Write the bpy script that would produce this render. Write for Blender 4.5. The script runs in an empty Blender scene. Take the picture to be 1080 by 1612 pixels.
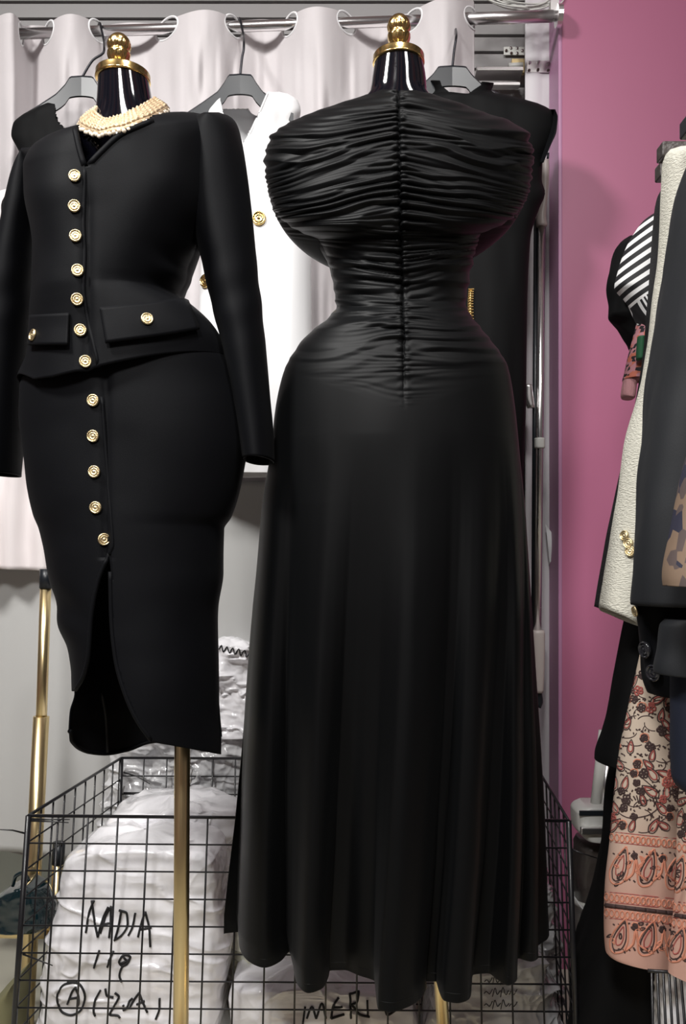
import bpy, bmesh, math, random
import numpy as np
from mathutils import Vector, Matrix
from mathutils.bvhtree import BVHTree
random.seed(7)
C = bpy.context.scene.collection
PI = math.pi
# ------------------------------------------------------------------ camera
F, CX, HY, H = 1380.0, 540.0, 884.0, 1.0       # focal length in px, centre column, horizon row, eye height
cam = bpy.data.cameras.new('camera'); co = bpy.data.objects.new('camera', cam); C.objects.link(co)
cam.sensor_fit = 'VERTICAL'; cam.sensor_height = 24; cam.lens = 24*F/1612; cam.shift_y = (HY-806)/1612
cam.clip_start = .02
co.location = (0, 0, H); co.rotation_euler = (PI/2, 0, 0)
bpy.context.scene.camera = co
# ------------------------------------------------------------------ world, lights, exposure
vs = bpy.context.scene.view_settings
vs.view_transform = 'Standard'; vs.look = 'None'; vs.gamma = 1; vs.use_curve_mapping = False
vs.exposure = 0.0
W = bpy.data.worlds.new('world'); bpy.context.scene.world = W; W.use_nodes = True
nt = W.node_tree; nt.nodes.clear()
wo = nt.nodes.new('ShaderNodeOutputWorld'); bg = nt.nodes.new('ShaderNodeBackground')
tc = nt.nodes.new('ShaderNodeTexCoord'); mp = nt.nodes.new('ShaderNodeMapping'); mp.inputs['Scale'].default_value = (5, 5, .5)
nz = nt.nodes.new('ShaderNodeTexNoise'); nz.inputs['Scale'].default_value = 1.6; nz.inputs['Detail'].default_value = 2
rp = nt.nodes.new('ShaderNodeValToRGB')
els = rp.color_ramp.elements
els[0].position = .3; els[0].color = (.05, .05, .052, 1); els[1].position = .72; els[1].color = (.75, .72, .7, 1)
e = els.new(.42); e.color = (.07, .06, .06, 1)
e = els.new(.55); e.color = (.3, .28, .28, 1)
e = els.new(.62); e.color = (.45, .12, .08, 1)
nt.links.new(tc.outputs['Generated'], mp.inputs['Vector']); nt.links.new(mp.outputs['Vector'], nz.inputs['Vector'])
nt.links.new(nz.outputs['Fac'], rp.inputs['Fac']); nt.links.new(rp.outputs['Color'], bg.inputs['Color'])
nt.links.new(bg.outputs['Background'], wo.inputs['Surface']); bg.inputs['Strength'].default_value = .42
def area(name, loc, tgt, size, power, col=(1, 1, 1), spread=PI):
    l = bpy.data.lights.new(name, 'AREA'); l.shape = 'DISK'; l.size = size; l.energy = power; l.color = col; l.spread = spread
    o = bpy.data.objects.new(name, l); C.objects.link(o); o.location = loc
    o.rotation_euler = (Vector(tgt)-Vector(loc)).to_track_quat('-Z', 'Y').to_euler(); return o
area('ceiling_spot_left', (-1.25, .25, 2.95), (-.25, 2.0, 1.25), .4, 22, (1, .985, .96), math.radians(110))
area('ceiling_spot_middle', (.15, .5, 3.0), (.05, 2.1, 1.5), .3, 7.5, (1, .98, .96), math.radians(110))
area('ceiling_spot_right', (1.0, -.3, 2.9), (.75, 1.6, 1.2), .35, 6.5, (1, .97, .94), math.radians(120))
area('front_fill', (-.5, -.9, 2.7), (-.15, 1.7, .3), .5, 8, (1, .98, .96), math.radians(70))  # added fill to brighten the low parcels, not a known ceiling fitting
# ------------------------------------------------------------------ helpers
def P(x, y, D): return Vector(((x-CX)*D/F, D, H-(y-HY)*D/F))
def proj(a):
    a = np.asarray(a); return CX+a[..., 0]*F/a[..., 1], HY-(a[..., 2]-H)*F/a[..., 1]
def pchip(x, y, q):
    x = np.asarray(x, float); y = np.asarray(y, float); q = np.clip(q, x[0], x[-1])
    h = np.diff(x); d = np.diff(y)/h; m = np.zeros(len(x)); m[0] = d[0]; m[-1] = d[-1]
    for i in range(1, len(x)-1):
        if d[i-1]*d[i] > 0:
            w1 = 2*h[i]+h[i-1]; w2 = h[i]+2*h[i-1]; m[i] = (w1+w2)/(w1/d[i-1]+w2/d[i])
    k = np.clip(np.searchsorted(x, q)-1, 0, len(x)-2); t = (q-x[k])/h[k]
    return (2*t**3-3*t**2+1)*y[k]+(t**3-2*t**2+t)*h[k]*m[k]+(-2*t**3+3*t**2)*y[k+1]+(t**3-t**2)*h[k]*m[k+1]
def _h(i, j, s):
    n = (i.astype(np.int64)*374761393+j.astype(np.int64)*668265263+s*974711) & 0xffffffff
    n = ((n ^ (n >> 13))*1274126177) & 0xffffffff
    return ((n ^ (n >> 16)) & 0xffff)/65535.0*2-1
def vn(x, y, s=0):
    x = np.asarray(x, float); y = np.asarray(y, float); x, y = np.broadcast_arrays(x, y)
    i = np.floor(x); j = np.floor(y); fx = x-i; fy = y-j; fx = fx**3*(fx*(fx*6-15)+10); fy = fy**3*(fy*(fy*6-15)+10)
    a, b, c, d = _h(i, j, s), _h(i+1, j, s), _h(i, j+1, s), _h(i+1, j+1, s)
    return (a*(1-fx)+b*fx)*(1-fy)+(c*(1-fx)+d*fx)*fy
def fbm(x, y, s=0, o=3): return sum(vn(x*2**k, y*2**k, s+k)/2**k for k in range(o))
WL = {}; BVH = {}
def tag(o, label=None, cat=None, group=None, kind=None):
    if label: o['label'] = label
    if cat: o['category'] = cat
    if group: o['group'] = group
    if kind: o['kind'] = kind
    return o
def thing(name, label, cat, loc, group=None):
    o = bpy.data.objects.new(name, None); C.objects.link(o); o.location = loc; o.empty_display_size = .05
    WL[o.name] = Vector(loc); return tag(o, label, cat, group)
def mk(name, verts, faces, mat, parent=None, smooth=True, solid=0, uv=None, bvh=False, mats=None, midx=None):
    v = np.asarray(verts, float)
    if bvh or bvh is None: pass
    off = np.zeros(3); base = v
    me = bpy.data.meshes.new(name)
    if parent is not None: base = v-np.array(WL[parent.name])
    else:                                            # a thing of one mesh: origin at its base
        off = np.array([v[:, 0].mean(), v[:, 1].mean(), v[:, 2].min()]); base = v-off
    me.from_pydata(base.tolist(), [], [tuple(int(i) for i in f) for f in faces]); me.update()
    for m in (mats or [mat]): me.materials.append(m)
    if midx is not None: me.polygons.foreach_set('material_index', midx)
    if smooth: me.polygons.foreach_set('use_smooth', [True]*len(me.polygons))
    if uv is not None:
        ul = me.uv_layers.new(name='UVMap'); li = np.zeros(len(me.loops), int); me.loops.foreach_get('vertex_index', li)
        ul.data.foreach_set('uv', np.asarray(uv)[li].ravel())
    o = bpy.data.objects.new(name, me); C.objects.link(o)
    if parent is not None: o.parent = parent; WL[o.name] = WL[parent.name]
    else: o.location = off; WL[o.name] = Vector(off)
    if solid:
        md = o.modifiers.new('thickness', 'SOLIDIFY'); md.thickness = solid; md.offset = -1
    if bvh: BVH[o.name] = BVHTree.FromPolygons(v.tolist(), [tuple(f) for f in faces])
    return o
def hit(o, x, y, off=0.0):
    d = (P(x, y, 1)-Vector((0, 0, H))).normalized()
    l, n, i, t = BVH[o.name].ray_cast(Vector((0, 0, H)), d)
    if l is None: return None, None
    if n.dot(d) > 0: n = -n
    return l+n*off, n
def ring_fit(yl, xl, yr, xr, D, hd, a, p, drop=1):
    ca, sa = np.cos(a), np.sin(a)
    cx = np.sign(ca)*np.abs(ca)**p; sx = np.sign(sa)*np.abs(sa)**p
    X0 = ((xl+xr)/2-CX)*D/F; Wd = (xr-xl)/2*D/F; d = D-hd*sx
    for _ in range(6):
        px = CX+(X0+Wd*cx)*F/d
        lo, hi = px.min(), px.max()
        Wd *= 1+((xr-xl)/(hi-lo)-1)*.9
        px = CX+(X0+Wd*cx)*F/d; X0 += ((xl+xr)/2-(px.min()+px.max())/2)*D/F
    w = (cx+1)/2
    ym = yl*(1-w)+yr*w; c = np.clip((540-ym)/180, 0, 1); c = drop*c*c*(3-2*c)      # shoulders and chest fall away from the shoulder line, front and back
    Z = H-(ym-HY)*(D-c*np.abs(D-d))/F
    return X0+Wd*cx, d, Z, Wd
def loft_grid(rows, D, hd, nu=96, nv=100, p=1.0, disp=None, a0=-PI/2, drop=1):
    r = [list(q)+[D, hd][max(0, len(q)-4):] for q in rows]; A = np.array(r, float)
    s = np.concatenate([[0], np.cumsum(np.hypot(np.diff((A[:, 0]+A[:, 2])/2), np.diff((A[:, 1]+A[:, 3])/2)*.5)+1e-3)])
    q = np.linspace(0, s[-1], nv); R = np.stack([pchip(s, A[:, k], q) for k in range(6)], 1)
    a = a0-np.linspace(0, 2*PI, nu, endpoint=False)
    V = np.zeros((nv, nu, 3)); Wd = np.zeros(nv)
    for i in range(nv):
        X, d, Z, w = ring_fit(*R[i], a, p, drop); V[i, :, 0] = X; V[i, :, 1] = d; V[i, :, 2] = Z; Wd[i] = w
    if disp is not None:
        px, py = proj(V); n = np.stack([np.cos(a)[None, :]*R[:, 5:6], -np.sin(a)[None, :]*Wd[:, None]], -1)
        n /= np.linalg.norm(n, axis=-1, keepdims=True)+1e-9
        dd = disp(px, py, np.broadcast_to(a, px.shape), V)
        V[:, :, 0] += n[..., 0]*dd; V[:, :, 1] += n[..., 1]*dd
    return V, a
def grid_faces(nv, nu, closed=True):
    f = []
    for i in range(nv-1):
        for j in range(nu if closed else nu-1):
            k = (j+1) % nu; f.append((i*nu+j, i*nu+k, (i+1)*nu+k, (i+1)*nu+j))
    return f
def grid_obj(name, V, mat, parent=None, closed=True, cap_top=False, cap_bot=False, solid=0, cut=None, bvh=True, extra=None, mats=None):
    nv, nu = V.shape[:2]; fs = grid_faces(nv, nu, closed); v = V.reshape(-1, 3)
    if cut is not None:
        cc = np.array([v[list(q)].mean(0) for q in fs]); px, py = proj(cc)
        fs = [q for q, x, y, c in zip(fs, px, py, cc) if not cut(x, y, c)]
    if cap_top: fs.append(tuple(range(nu))[::-1])
    if cap_bot: fs.append(tuple(range((nv-1)*nu, nv*nu)))
    arc = np.concatenate([np.zeros((nv, 1)), np.cumsum(np.linalg.norm(np.diff(V, axis=1), axis=2), 1)], 1)
    uv = np.stack([arc, V[:, :, 2]], -1).reshape(-1, 2)
    return mk(name, v, fs, mat, parent, solid=solid, uv=uv, bvh=bvh)
def loft(name, rows, D, hd, mat, parent=None, nu=96, nv=100, p=1.0, disp=None, cap_top=False, cap_bot=False, solid=0, cut=None, drop=1):
    V, a = loft_grid(rows, D, hd, nu, nv, p, disp, drop=drop)
    return grid_obj(name, V, mat, parent, True, cap_top, cap_bot, solid, cut)
def tube_data(pts, r, n=10, closed=False, flat=1.0):
    pts = [Vector(q) for q in pts]; m = len(pts); rs = r if hasattr(r, '__len__') else [r]*m
    vs_, fs = [], []; t0 = None; u = None
    for i in range(m):
        if closed: t = pts[(i+1) % m]-pts[i-1]
        else: t = pts[min(i+1, m-1)]-pts[max(i-1, 0)]
        t = t.normalized() if t.length > 1e-9 else Vector((0, 0, 1))
        if u is None:
            u = t.cross(Vector((0, 0, 1)) if abs(t.z) < .9 else Vector((1, 0, 0))).normalized()
        else:
            u = (u-t*u.dot(t)); u = u.normalized() if u.length > 1e-6 else t.orthogonal().normalized()
        w = t.cross(u)
        for k in range(n):
            an = 2*PI*k/n; vs_.append(pts[i]+(u*math.cos(an)+w*math.sin(an)*flat)*rs[i])
    for i in range(m if closed else m-1):
        for k in range(n):
            i2 = (i+1) % m; fs.append((i*n+k, i*n+(k+1) % n, i2*n+(k+1) % n, i2*n+k))
    if not closed: fs += [tuple(range(n))[::-1], tuple(range((m-1)*n, m*n))]
    return vs_, fs
def merge(parts):
    v, f = [], []
    for a, b in parts:
        o = len(v); v += [tuple(q) for q in a]; f += [tuple(i+o for i in q) for q in b]
    return v, f
def tube(name, pts, r, mat, parent=None, n=12, closed=False): 
    v, f = tube_data(pts, r, n, closed); return mk(name, [tuple(q) for q in v], f, mat, parent)
def tubes(name, plist, r, mat, parent=None, n=8):
    v, f = merge([tube_data(q, r, n) for q in plist]); return mk(name, v, f, mat, parent)
def smooth_path(pts, k=8):
    A = np.array([tuple(q) for q in pts], float); s = np.arange(len(A)); q = np.linspace(0, len(A)-1, (len(A)-1)*k+1)
    out = np.stack([pchip(s, A[:, c], q) for c in range(A.shape[1])], 1)
    return [Vector(o) if len(o) == 3 else tuple(o) for o in out]
def lathe(name, prof, c, mat, parent=None, n=48, tilt=None, flute=None):
    """prof: (height, radius) metres from c upwards"""
    v, f = [], []
    for i, (z, r) in enumerate(prof):
        for k in range(n):
            an = 2*PI*k/n; rr = r*(1+(flute(z, an) if flute else 0)); v.append(Vector((rr*math.cos(an), rr*math.sin(an), z)))
    for i in range(len(prof)-1):
        for k in range(n): f.append((i*n+k, i*n+(k+1) % n, (i+1)*n+(k+1) % n, (i+1)*n+k))
    f += [tuple(range(n))[::-1], tuple(range((len(prof)-1)*n, len(prof)*n))]
    M = tilt or Matrix.Identity(3)
    return mk(name, [tuple(M @ q+Vector(c)) for q in v], f, mat, parent)
def box_data(c, s, rot=None):
    v = [Vector((x*s[0]/2, y*s[1]/2, z*s[2]/2)) for x in (-1, 1) for y in (-1, 1) for z in (-1, 1)]
    if rot: v = [rot @ q for q in v]
    v = [q+Vector(c) for q in v]
    return v, [(0, 1, 3, 2), (4, 6, 7, 5), (0, 4, 5, 1), (2, 3, 7, 6), (0, 2, 6, 4), (1, 5, 7, 3)]
def box(name, c, s, mat, parent=None, bev=0, rot=None, bvh=False):
    v, f = box_data(c, s, rot); o = mk(name, [tuple(q) for q in v], f, mat, parent, smooth=False, bvh=bvh)
    if bev: m = o.modifiers.new('bevel', 'BEVEL'); m.width = bev; m.segments = 3
    return o
def pbox(name, x0, y0, x1, y1, D, th, mat, parent=None, bev=0):
    a, b = P(x0, y0, D), P(x1, y1, D); return box(name, ((a.x+b.x)/2, D, (a.z+b.z)/2), (abs(b.x-a.x), th, abs(b.z-a.z)), mat, parent, bev)
def inpoly(x, y, pl):
    r = False; j = len(pl)-1
    for i in range(len(pl)):
        if (pl[i][1] > y) != (pl[j][1] > y) and x < (pl[j][0]-pl[i][0])*(y-pl[i][1])/(pl[j][1]-pl[i][1])+pl[i][0]: r = not r
        j = i
    return r
def on(o, pts, off=.001, k=6, dense=True):
    q = smooth_path(pts, k) if dense else pts; out = []
    for x, y in q:
        l, n = hit(o, x, y, off)
        if l is not None: out.append(l)
    return out
def sheet(name, fn, nu, nv, mat, parent=None, solid=.0015, bvh=False):
    u, v = np.meshgrid(np.linspace(0, 1, nu), np.linspace(0, 1, nv)); x, y, d = fn(u, v)
    V = np.stack([(x-CX)*d/F, d+0*x, H-(y-HY)*d/F], -1)
    return grid_obj(name, V, mat, parent, False, solid=solid, bvh=bvh)
# ------------------------------------------------------------------ materials
def M(name, col, rough=.6, metal=0, bump=None, sheen=0, coat=0, spec=None, var=None, trans=0, alpha=1, stretch=(1, 1, 1), subs=0):
    m = bpy.data.materials.new(name); m.use_nodes = True; n = m.node_tree; b = n.nodes['Principled BSDF']
    b.inputs['Base Color'].default_value = (*col, 1); b.inputs['Roughness'].default_value = rough; b.inputs['Metallic'].default_value = metal
    b.inputs['Sheen Weight'].default_value = sheen; b.inputs['Coat Weight'].default_value = coat; b.inputs['Transmission Weight'].default_value = trans
    b.inputs['Alpha'].default_value = alpha
    b.inputs['Sheen Roughness'].default_value = .5
    if spec is not None: b.inputs['Specular IOR Level'].default_value = spec
    t = n.nodes.new('ShaderNodeTexCoord'); mp_ = n.nodes.new('ShaderNodeMapping'); mp_.inputs['Scale'].default_value = stretch
    n.links.new(t.outputs['Object'], mp_.inputs['Vector'])
    if bump:
        z = n.nodes.new('ShaderNodeTexNoise'); z.inputs['Scale'].default_value = bump[0]; z.inputs['Detail'].default_value = 4
        n.links.new(mp_.outputs['Vector'], z.inputs['Vector']); bp = n.nodes.new('ShaderNodeBump')
        bp.inputs['Strength'].default_value = bump[1]; bp.inputs['Distance'].default_value = bump[2] if len(bump) > 2 else .002
        n.links.new(z.outputs['Fac'], bp.inputs['Height']); n.links.new(bp.outputs['Normal'], b.inputs['Normal'])
    if var:
        z = n.nodes.new('ShaderNodeTexNoise'); z.inputs['Scale'].default_value = var[0]; z.inputs['Detail'].default_value = 3
        n.links.new(mp_.outputs['Vector'], z.inputs['Vector']); r = n.nodes.new('ShaderNodeValToRGB')
        r.color_ramp.elements[0].color = (*col, 1); r.color_ramp.elements[1].color = (*var[1], 1)
        r.color_ramp.elements[0].position = .38; r.color_ramp.elements[1].position = .62
        n.links.new(z.outputs['Fac'], r.inputs['Fac']); n.links.new(r.outputs['Color'], b.inputs['Base Color'])
    return m
BLK = M('black_knit', (.0026, .0029, .004), .6, bump=(900, .25, .0006), sheen=.01, spec=.11)
JER = M('black_jersey', (.002, .0023, .0027), .48, bump=(1200, .1, .0004), sheen=.01, spec=.17)
BLK2 = M('black_crepe', (.0035, .0036, .004), .72, bump=(700, .2, .0005), spec=.15)
GLB = M('gloss_black', (.003, .003, .006), .08, coat=.6)
GOLD = M('polished_gold', (.95, .68, .27), .19, 1)
GOLDP = M('brushed_gold_tube', (.88, .7, .38), .3, 1)
GBTN = M('antique_gold_button', (.84, .68, .4), .36, 1, bump=(1500, .6, .0006))
CHR = M('chrome', (.95, .94, .94), .24, 1)
STL = M('steel', (.8, .78, .78), .32, 1)
WHT = M('white_curtain', (.60, .565, .575), .8, bump=(60, .12, .003), sheen=.1)
WG = M('white_crepe', (.8, .8, .81), .75, bump=(500, .1, .0004), sheen=.1)
SHEER = M('white_blouse_cloth', (.8, .74, .74), .8)
GRYC = M('grey_lining', (.5, .5, .49), .8, bump=(30, .1, .003))
PINK = M('pink_paint', (.41, .125, .225), .45, bump=(25, .06, .002), var=(2.2, (.395, .12, .215)))
LIL = M('pink_wall_edge', (.42, .2, .34), .45)
SLAT = M('grey_slats', (.27, .26, .26), .45, bump=(40, .05))
WBRD = M('white_board', (.62, .6, .62), .5, bump=(18, .3, .006), stretch=(1, 1, .3))
MINT = M('pale_panel', (.6, .66, .63), .4)
FLR = M('beige_floor', (.5, .48, .4), .4, bump=(12, .05))
WIRE = M('black_wire', (.008, .008, .01), .4, coat=.15)
PLAS = M('white_plastic_film', (.92, .91, .94), .22, bump=(26, .35, .006), coat=.7)
CLR = M('clear_plastic_film', (.6, .6, .61), .15, bump=(18, .5, .015), coat=1.0)
YEL = M('creamy_plastic_film', (.72, .72, .6), .25, bump=(14, .4, .012), coat=.6)
INK = M('black_marker', (.01, .01, .012), .6)
HNG = M('hanger_plastic', (.01, .013, .017), .38)
HOOK = M('hanger_hook_metal', (.02, .02, .025), .35, .5)
PEARL = M('pearl', (.9, .78, .62), .2, coat=.6)
NECK = M('champagne_beads', (.82, .62, .4), .3, .6, bump=(900, .8, .0015))
TWD = M('cream_tweed', (.74, .72, .62), .85, bump=(240, 1, .004), stretch=(.7, .7, 2.2))
NAVY = M('midnight_wool', (.0065, .008, .011), .7, bump=(500, .2, .0006), sheen=.02)
NAV2 = M('navy_cloth', (.01, .014, .03), .7)
BKNIT = M('black_rib_knit', (.012, .012, .014), .8, bump=(260, 1, .003), stretch=(1, 1, 2))
BEI = M('beige_plastic', (.5, .44, .42), .4)
GRW = M('grey_white_plastic', (.6, .6, .57), .35)
BRN = M('dark_leatherette', (.06, .05, .045), .35, bump=(90, .6, .003), coat=.3)
TEAL = M('teal_patent', (.004, .016, .02), .1, coat=1)
OLV = M('olive_cloth', (.2, .19, .1), .7)
BUTC = M('dark_horn_button', (.02, .02, .024), .15, coat=.8)
PKR = M('pink_rib', (.6, .3, .32), .8, bump=(300, .8, .002), stretch=(3, 3, .3))
GRN = M('green_cloth', (.02, .12, .05), .7)
RED = M('red_print', (.36, .09, .075), .8)
DKP = M('dark_brown_print', (.055, .03, .028), .8)
ORG = M('orange_print', (.62, .25, .16), .8)
def nodes(m): return m.node_tree, m.node_tree.nodes['Principled BSDF']
def striped():
    m = M('black_white_stripe', (1, 1, 1), .7); n, b = nodes(m)
    uv = n.nodes.new('ShaderNodeTexCoord'); sp = n.nodes.new('ShaderNodeSeparateXYZ'); n.links.new(uv.outputs['Object'], sp.inputs[0])
    def mt(op, a, b_=None):
        k = n.nodes.new('ShaderNodeMath'); k.operation = op
        for i, q in enumerate((a, b_)):
            if q is None: continue
            if isinstance(q, (int, float)): k.inputs[i].default_value = q
            else: n.links.new(q, k.inputs[i])
        return k.outputs[0]
    a1 = mt('ADD', mt('MULTIPLY', sp.outputs[0], -.62), sp.outputs[2])
    a2 = mt('ADD', mt('MULTIPLY', sp.outputs[0], 1.7), sp.outputs[2])
    s1 = mt('GREATER_THAN', mt('SINE', mt('MULTIPLY', a1, 340)), .1)
    s2 = mt('GREATER_THAN', mt('SINE', mt('MULTIPLY', a2, 620)), .0)
    sel = mt('GREATER_THAN', mt('ADD', sp.outputs[2], mt('MULTIPLY', sp.outputs[0], -.75)), .082)
    mx = n.nodes.new('ShaderNodeMix'); mx.data_type = 'FLOAT'; n.links.new(sel, mx.inputs[0]); n.links.new(s2, mx.inputs[2]); n.links.new(s1, mx.inputs[3])
    r = n.nodes.new('ShaderNodeValToRGB'); r.color_ramp.elements[0].color = (.01, .01, .012, 1); r.color_ramp.elements[1].color = (.85, .85, .85, 1)
    n.links.new(mx.outputs[0], r.inputs[0]); n.links.new(r.outputs[0], b.inputs['Base Color']); return m
STR = striped()
def blotchy(name, base, c2, c3, scale, stretch=(1, 1, 1)):
    m = M(name, base, .7); n, b = nodes(m); t = n.nodes.new('ShaderNodeTexCoord'); mp_ = n.nodes.new('ShaderNodeMapping'); mp_.inputs['Scale'].default_value = stretch
    v = n.nodes.new('ShaderNodeTexVoronoi'); v.inputs['Scale'].default_value = scale; n.links.new(t.outputs['Object'], mp_.inputs[0]); n.links.new(mp_.outputs[0], v.inputs['Vector'])
    sp = n.nodes.new('ShaderNodeSeparateColor'); n.links.new(v.outputs['Color'], sp.inputs[0]); r = n.nodes.new('ShaderNodeValToRGB'); r.color_ramp.interpolation = 'CONSTANT'
    r.color_ramp.elements[0].color = (*base, 1); r.color_ramp.elements[1].color = (*c3, 1); r.color_ramp.elements[1].position = .8; q = r.color_ramp.elements.new(.5); q.color = (*c2, 1)
    n.links.new(sp.outputs[0], r.inputs[0]); n.links.new(r.outputs[0], b.inputs['Base Color']); return m
PFL = blotchy('pink_black_floral', (.5, .22, .25), (.015, .012, .015), (.55, .16, .1), 110, (1, 1, 1.6))
TAN = blotchy('tan_printed_cloth', (.26, .18, .125), (.12, .09, .085), (.035, .035, .06), 60, (1.3, 1, .8))
def paisley_base():
    m = M('cream_to_peach_cotton', (1, 1, 1), .8, bump=(200, .15, .001)); n, b = nodes(m)
    t = n.nodes.new('ShaderNodeTexCoord'); s = n.nodes.new('ShaderNodeSeparateXYZ'); n.links.new(t.outputs['Object'], s.inputs[0])
    r = n.nodes.new('ShaderNodeMapRange'); r.inputs['From Min'].default_value = .05; r.inputs['From Max'].default_value = .36; n.links.new(s.outputs[2], r.inputs[0])
    cr = n.nodes.new('ShaderNodeValToRGB'); cr.color_ramp.elements[0].color = (.58, .34, .27, 1); cr.color_ramp.elements[0].position = .2
    cr.color_ramp.elements[1].color = (.6, .49, .39, 1); cr.color_ramp.elements[1].position = .7
    n.links.new(r.outputs[0], cr.inputs[0]); n.links.new(cr.outputs[0], b.inputs['Base Color']); return m
PAIS = paisley_base()

# ------------------------------------------------------------------ the setting
def struct(o): o['kind'] = 'structure'; return o
struct(box('floor', (0, 1.0, -.02), (4.4, 3.2, .04), FLR))
WB = 2.34
sl = []
for k in range(56):                                   # slatted shutter wall
    z = .06+k*.0445
    sl.append(box_data((-.1, WB-.004, z), (3.4, .016, .036))); sl.append(box_data((-.1, WB+.006, z+.022), (3.4, .016, .012)))
sl.append(box_data((-.1, WB+.02, 1.3), (3.4, .02, 2.7)))
v, f = merge(sl); struct(mk('wall_back', v, f, SLAT, smooth=False))
xr = P(885, 0, 2.15).x
struct(box('wall_right', (xr+.55, 2.25, 1.4), (1.1, .2, 2.8), PINK))
struct(box('trim_1', (xr-.004, 2.2, 1.4), (.01, .1, 2.8), LIL, bev=.003))
def fb(u, v):
    x = 826+u*56; return x, -60+v*1560, 2.26+.006*vn(u*4, v*9, 5)
struct(sheet('trim_2', fb, 30, 120, WBRD, solid=.01))
struct(box('trim_3', (-.75, WB-.03, .36), (1.6, .02, .5), MINT))
# peeling paper scraps beside the pink wall
pt = thing('torn_paper_strip', 'small torn white paper scrap peeling beside the pink wall edge', 'paper', P(866, 900, 2.13))
sheet('scrap', lambda u, v: (859+u*14*np.sin(PI*np.clip(v, .02, 1))+3*v*2, 826+v*62, 2.235-.012*np.sin(PI*v)-.004*u), 6, 16, WG, pt, .001)

# ------------------------------------------------------------------ curtain rail, curtain
rail = thing('curtain_rail', 'chrome curtain rail running across the top to the pink wall', 'rail', P(880, 26, 2.12))
RD = 2.12
def rody(x): return 54-29*(x-10)/870.
tube('rod', [P(-90, rody(-90), RD), P(876, rody(876), RD)], .0125, CHR, rail, 24)
tube('sleeve_tube', [P(700, rody(700), RD), P(870, rody(870), RD)], .0138, STL, rail, 24)
fl = P(876, rody(876), RD)
v, f = merge([tube_data([fl, fl+Vector((.012, 0, 0))], .026, 20), box_data(fl+Vector((-.006, 0, .018)), (.02, .02, .03))])
mk('wall_flange', v, f, STL, rail, smooth=False)
ctr = [-82, 15, 50, 110, 205, 320, 415, 498, 598, 700, 790]           # lobe centres: even = back, odd = front
def lobes(x):
    ph = pchip(np.array(ctr), np.arange(len(ctr))*1.0, x); return -np.cos(PI*ph)   # +1 = front
def curt(u, v):
    x = -80+u*826; fr = lobes(x); s = np.clip(v*6, 0, 1)
    yt = np.array(rody(x))-13-17*np.clip(fr, -.2, 1)+4*vn(x/50., 0*x, 3)
    yt = yt-14*np.exp(-((x-740)/12.)**2)
    yb = 1335+12*np.sin(x/37.)
    y = yt+(yb-yt)*v
    xx = x+v*(14*vn(x/80., v*2, 7))
    amp = .058*(1-.55*np.clip(v*2.2, 0, 1))
    D = 2.122-amp*fr-.012*vn(x/30., v*5, 9)*np.clip(v*8, 0, 1)-.009*vn(x/14., v*14, 11)*np.clip(v*14, .15, 1)
    return xx, y, D
cu = thing('curtain', 'long white eyelet curtain hanging on the chrome rail', 'curtain', P(330, 1330, 2.12))
def cutsheet(fn, nu, nv, cut, vmap):
    u, v = np.meshgrid(np.linspace(0, 1, nu), vmap(np.linspace(0, 1, nv))); x, y, d = fn(u, v)
    V = np.stack([(x-CX)*d/F, d+0*x, H-(y-HY)*d/F], -1)
    return grid_obj('curtain_cloth', V, WHT, cu, False, solid=.0012, cut=cut)
def rodz(X): return P(CX+X*F/RD, rody(CX+X*F/RD), RD).z
ER = .025
cutsheet(curt, 760, 420, lambda x, y, c: math.hypot(c[1]-RD, c[2]-rodz(c[0])) < ER and c[2] > 1.9, lambda t: t**1.9)
us = np.linspace(0, 1, 2400); xs_, ys_, ds_ = curt(us, us*0+.02)
for k in range(len(ctr)-1):
    x0, x1 = ctr[k], ctr[k+1]; m = (xs_ > x0) & (xs_ < x1)
    if m.sum() < 8: continue
    xx, dd_ = xs_[m], ds_[m]; o_ = np.argsort(dd_); pts = []
    for th in np.linspace(0, 2*PI, 36, endpoint=False):
        d_ = RD+ER*math.cos(th); xq = float(np.interp(d_, dd_[o_], xx[o_])); X = (xq-CX)*d_/F; pts.append(Vector((X, d_, rodz(X)+ER*math.sin(th))))
    tube('eyelet', pts, .0028, WG, cu, 8, True)
# lower grey cloth panel behind, left
def gp(u, v):
    x = -90+u*520; y = 757+v*593-10*np.sin(u*9)*v; return x, y, 2.066-.012*np.sin(u*23+.5*np.sin(v*3))-.006*vn(u*14, v*3, 2)
tag(sheet('hanging_cloth', gp, 200, 60, GRYC, None, .0015), 'plain grey-white cloth hanging low behind the gold rack post', 'cloth')

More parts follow.
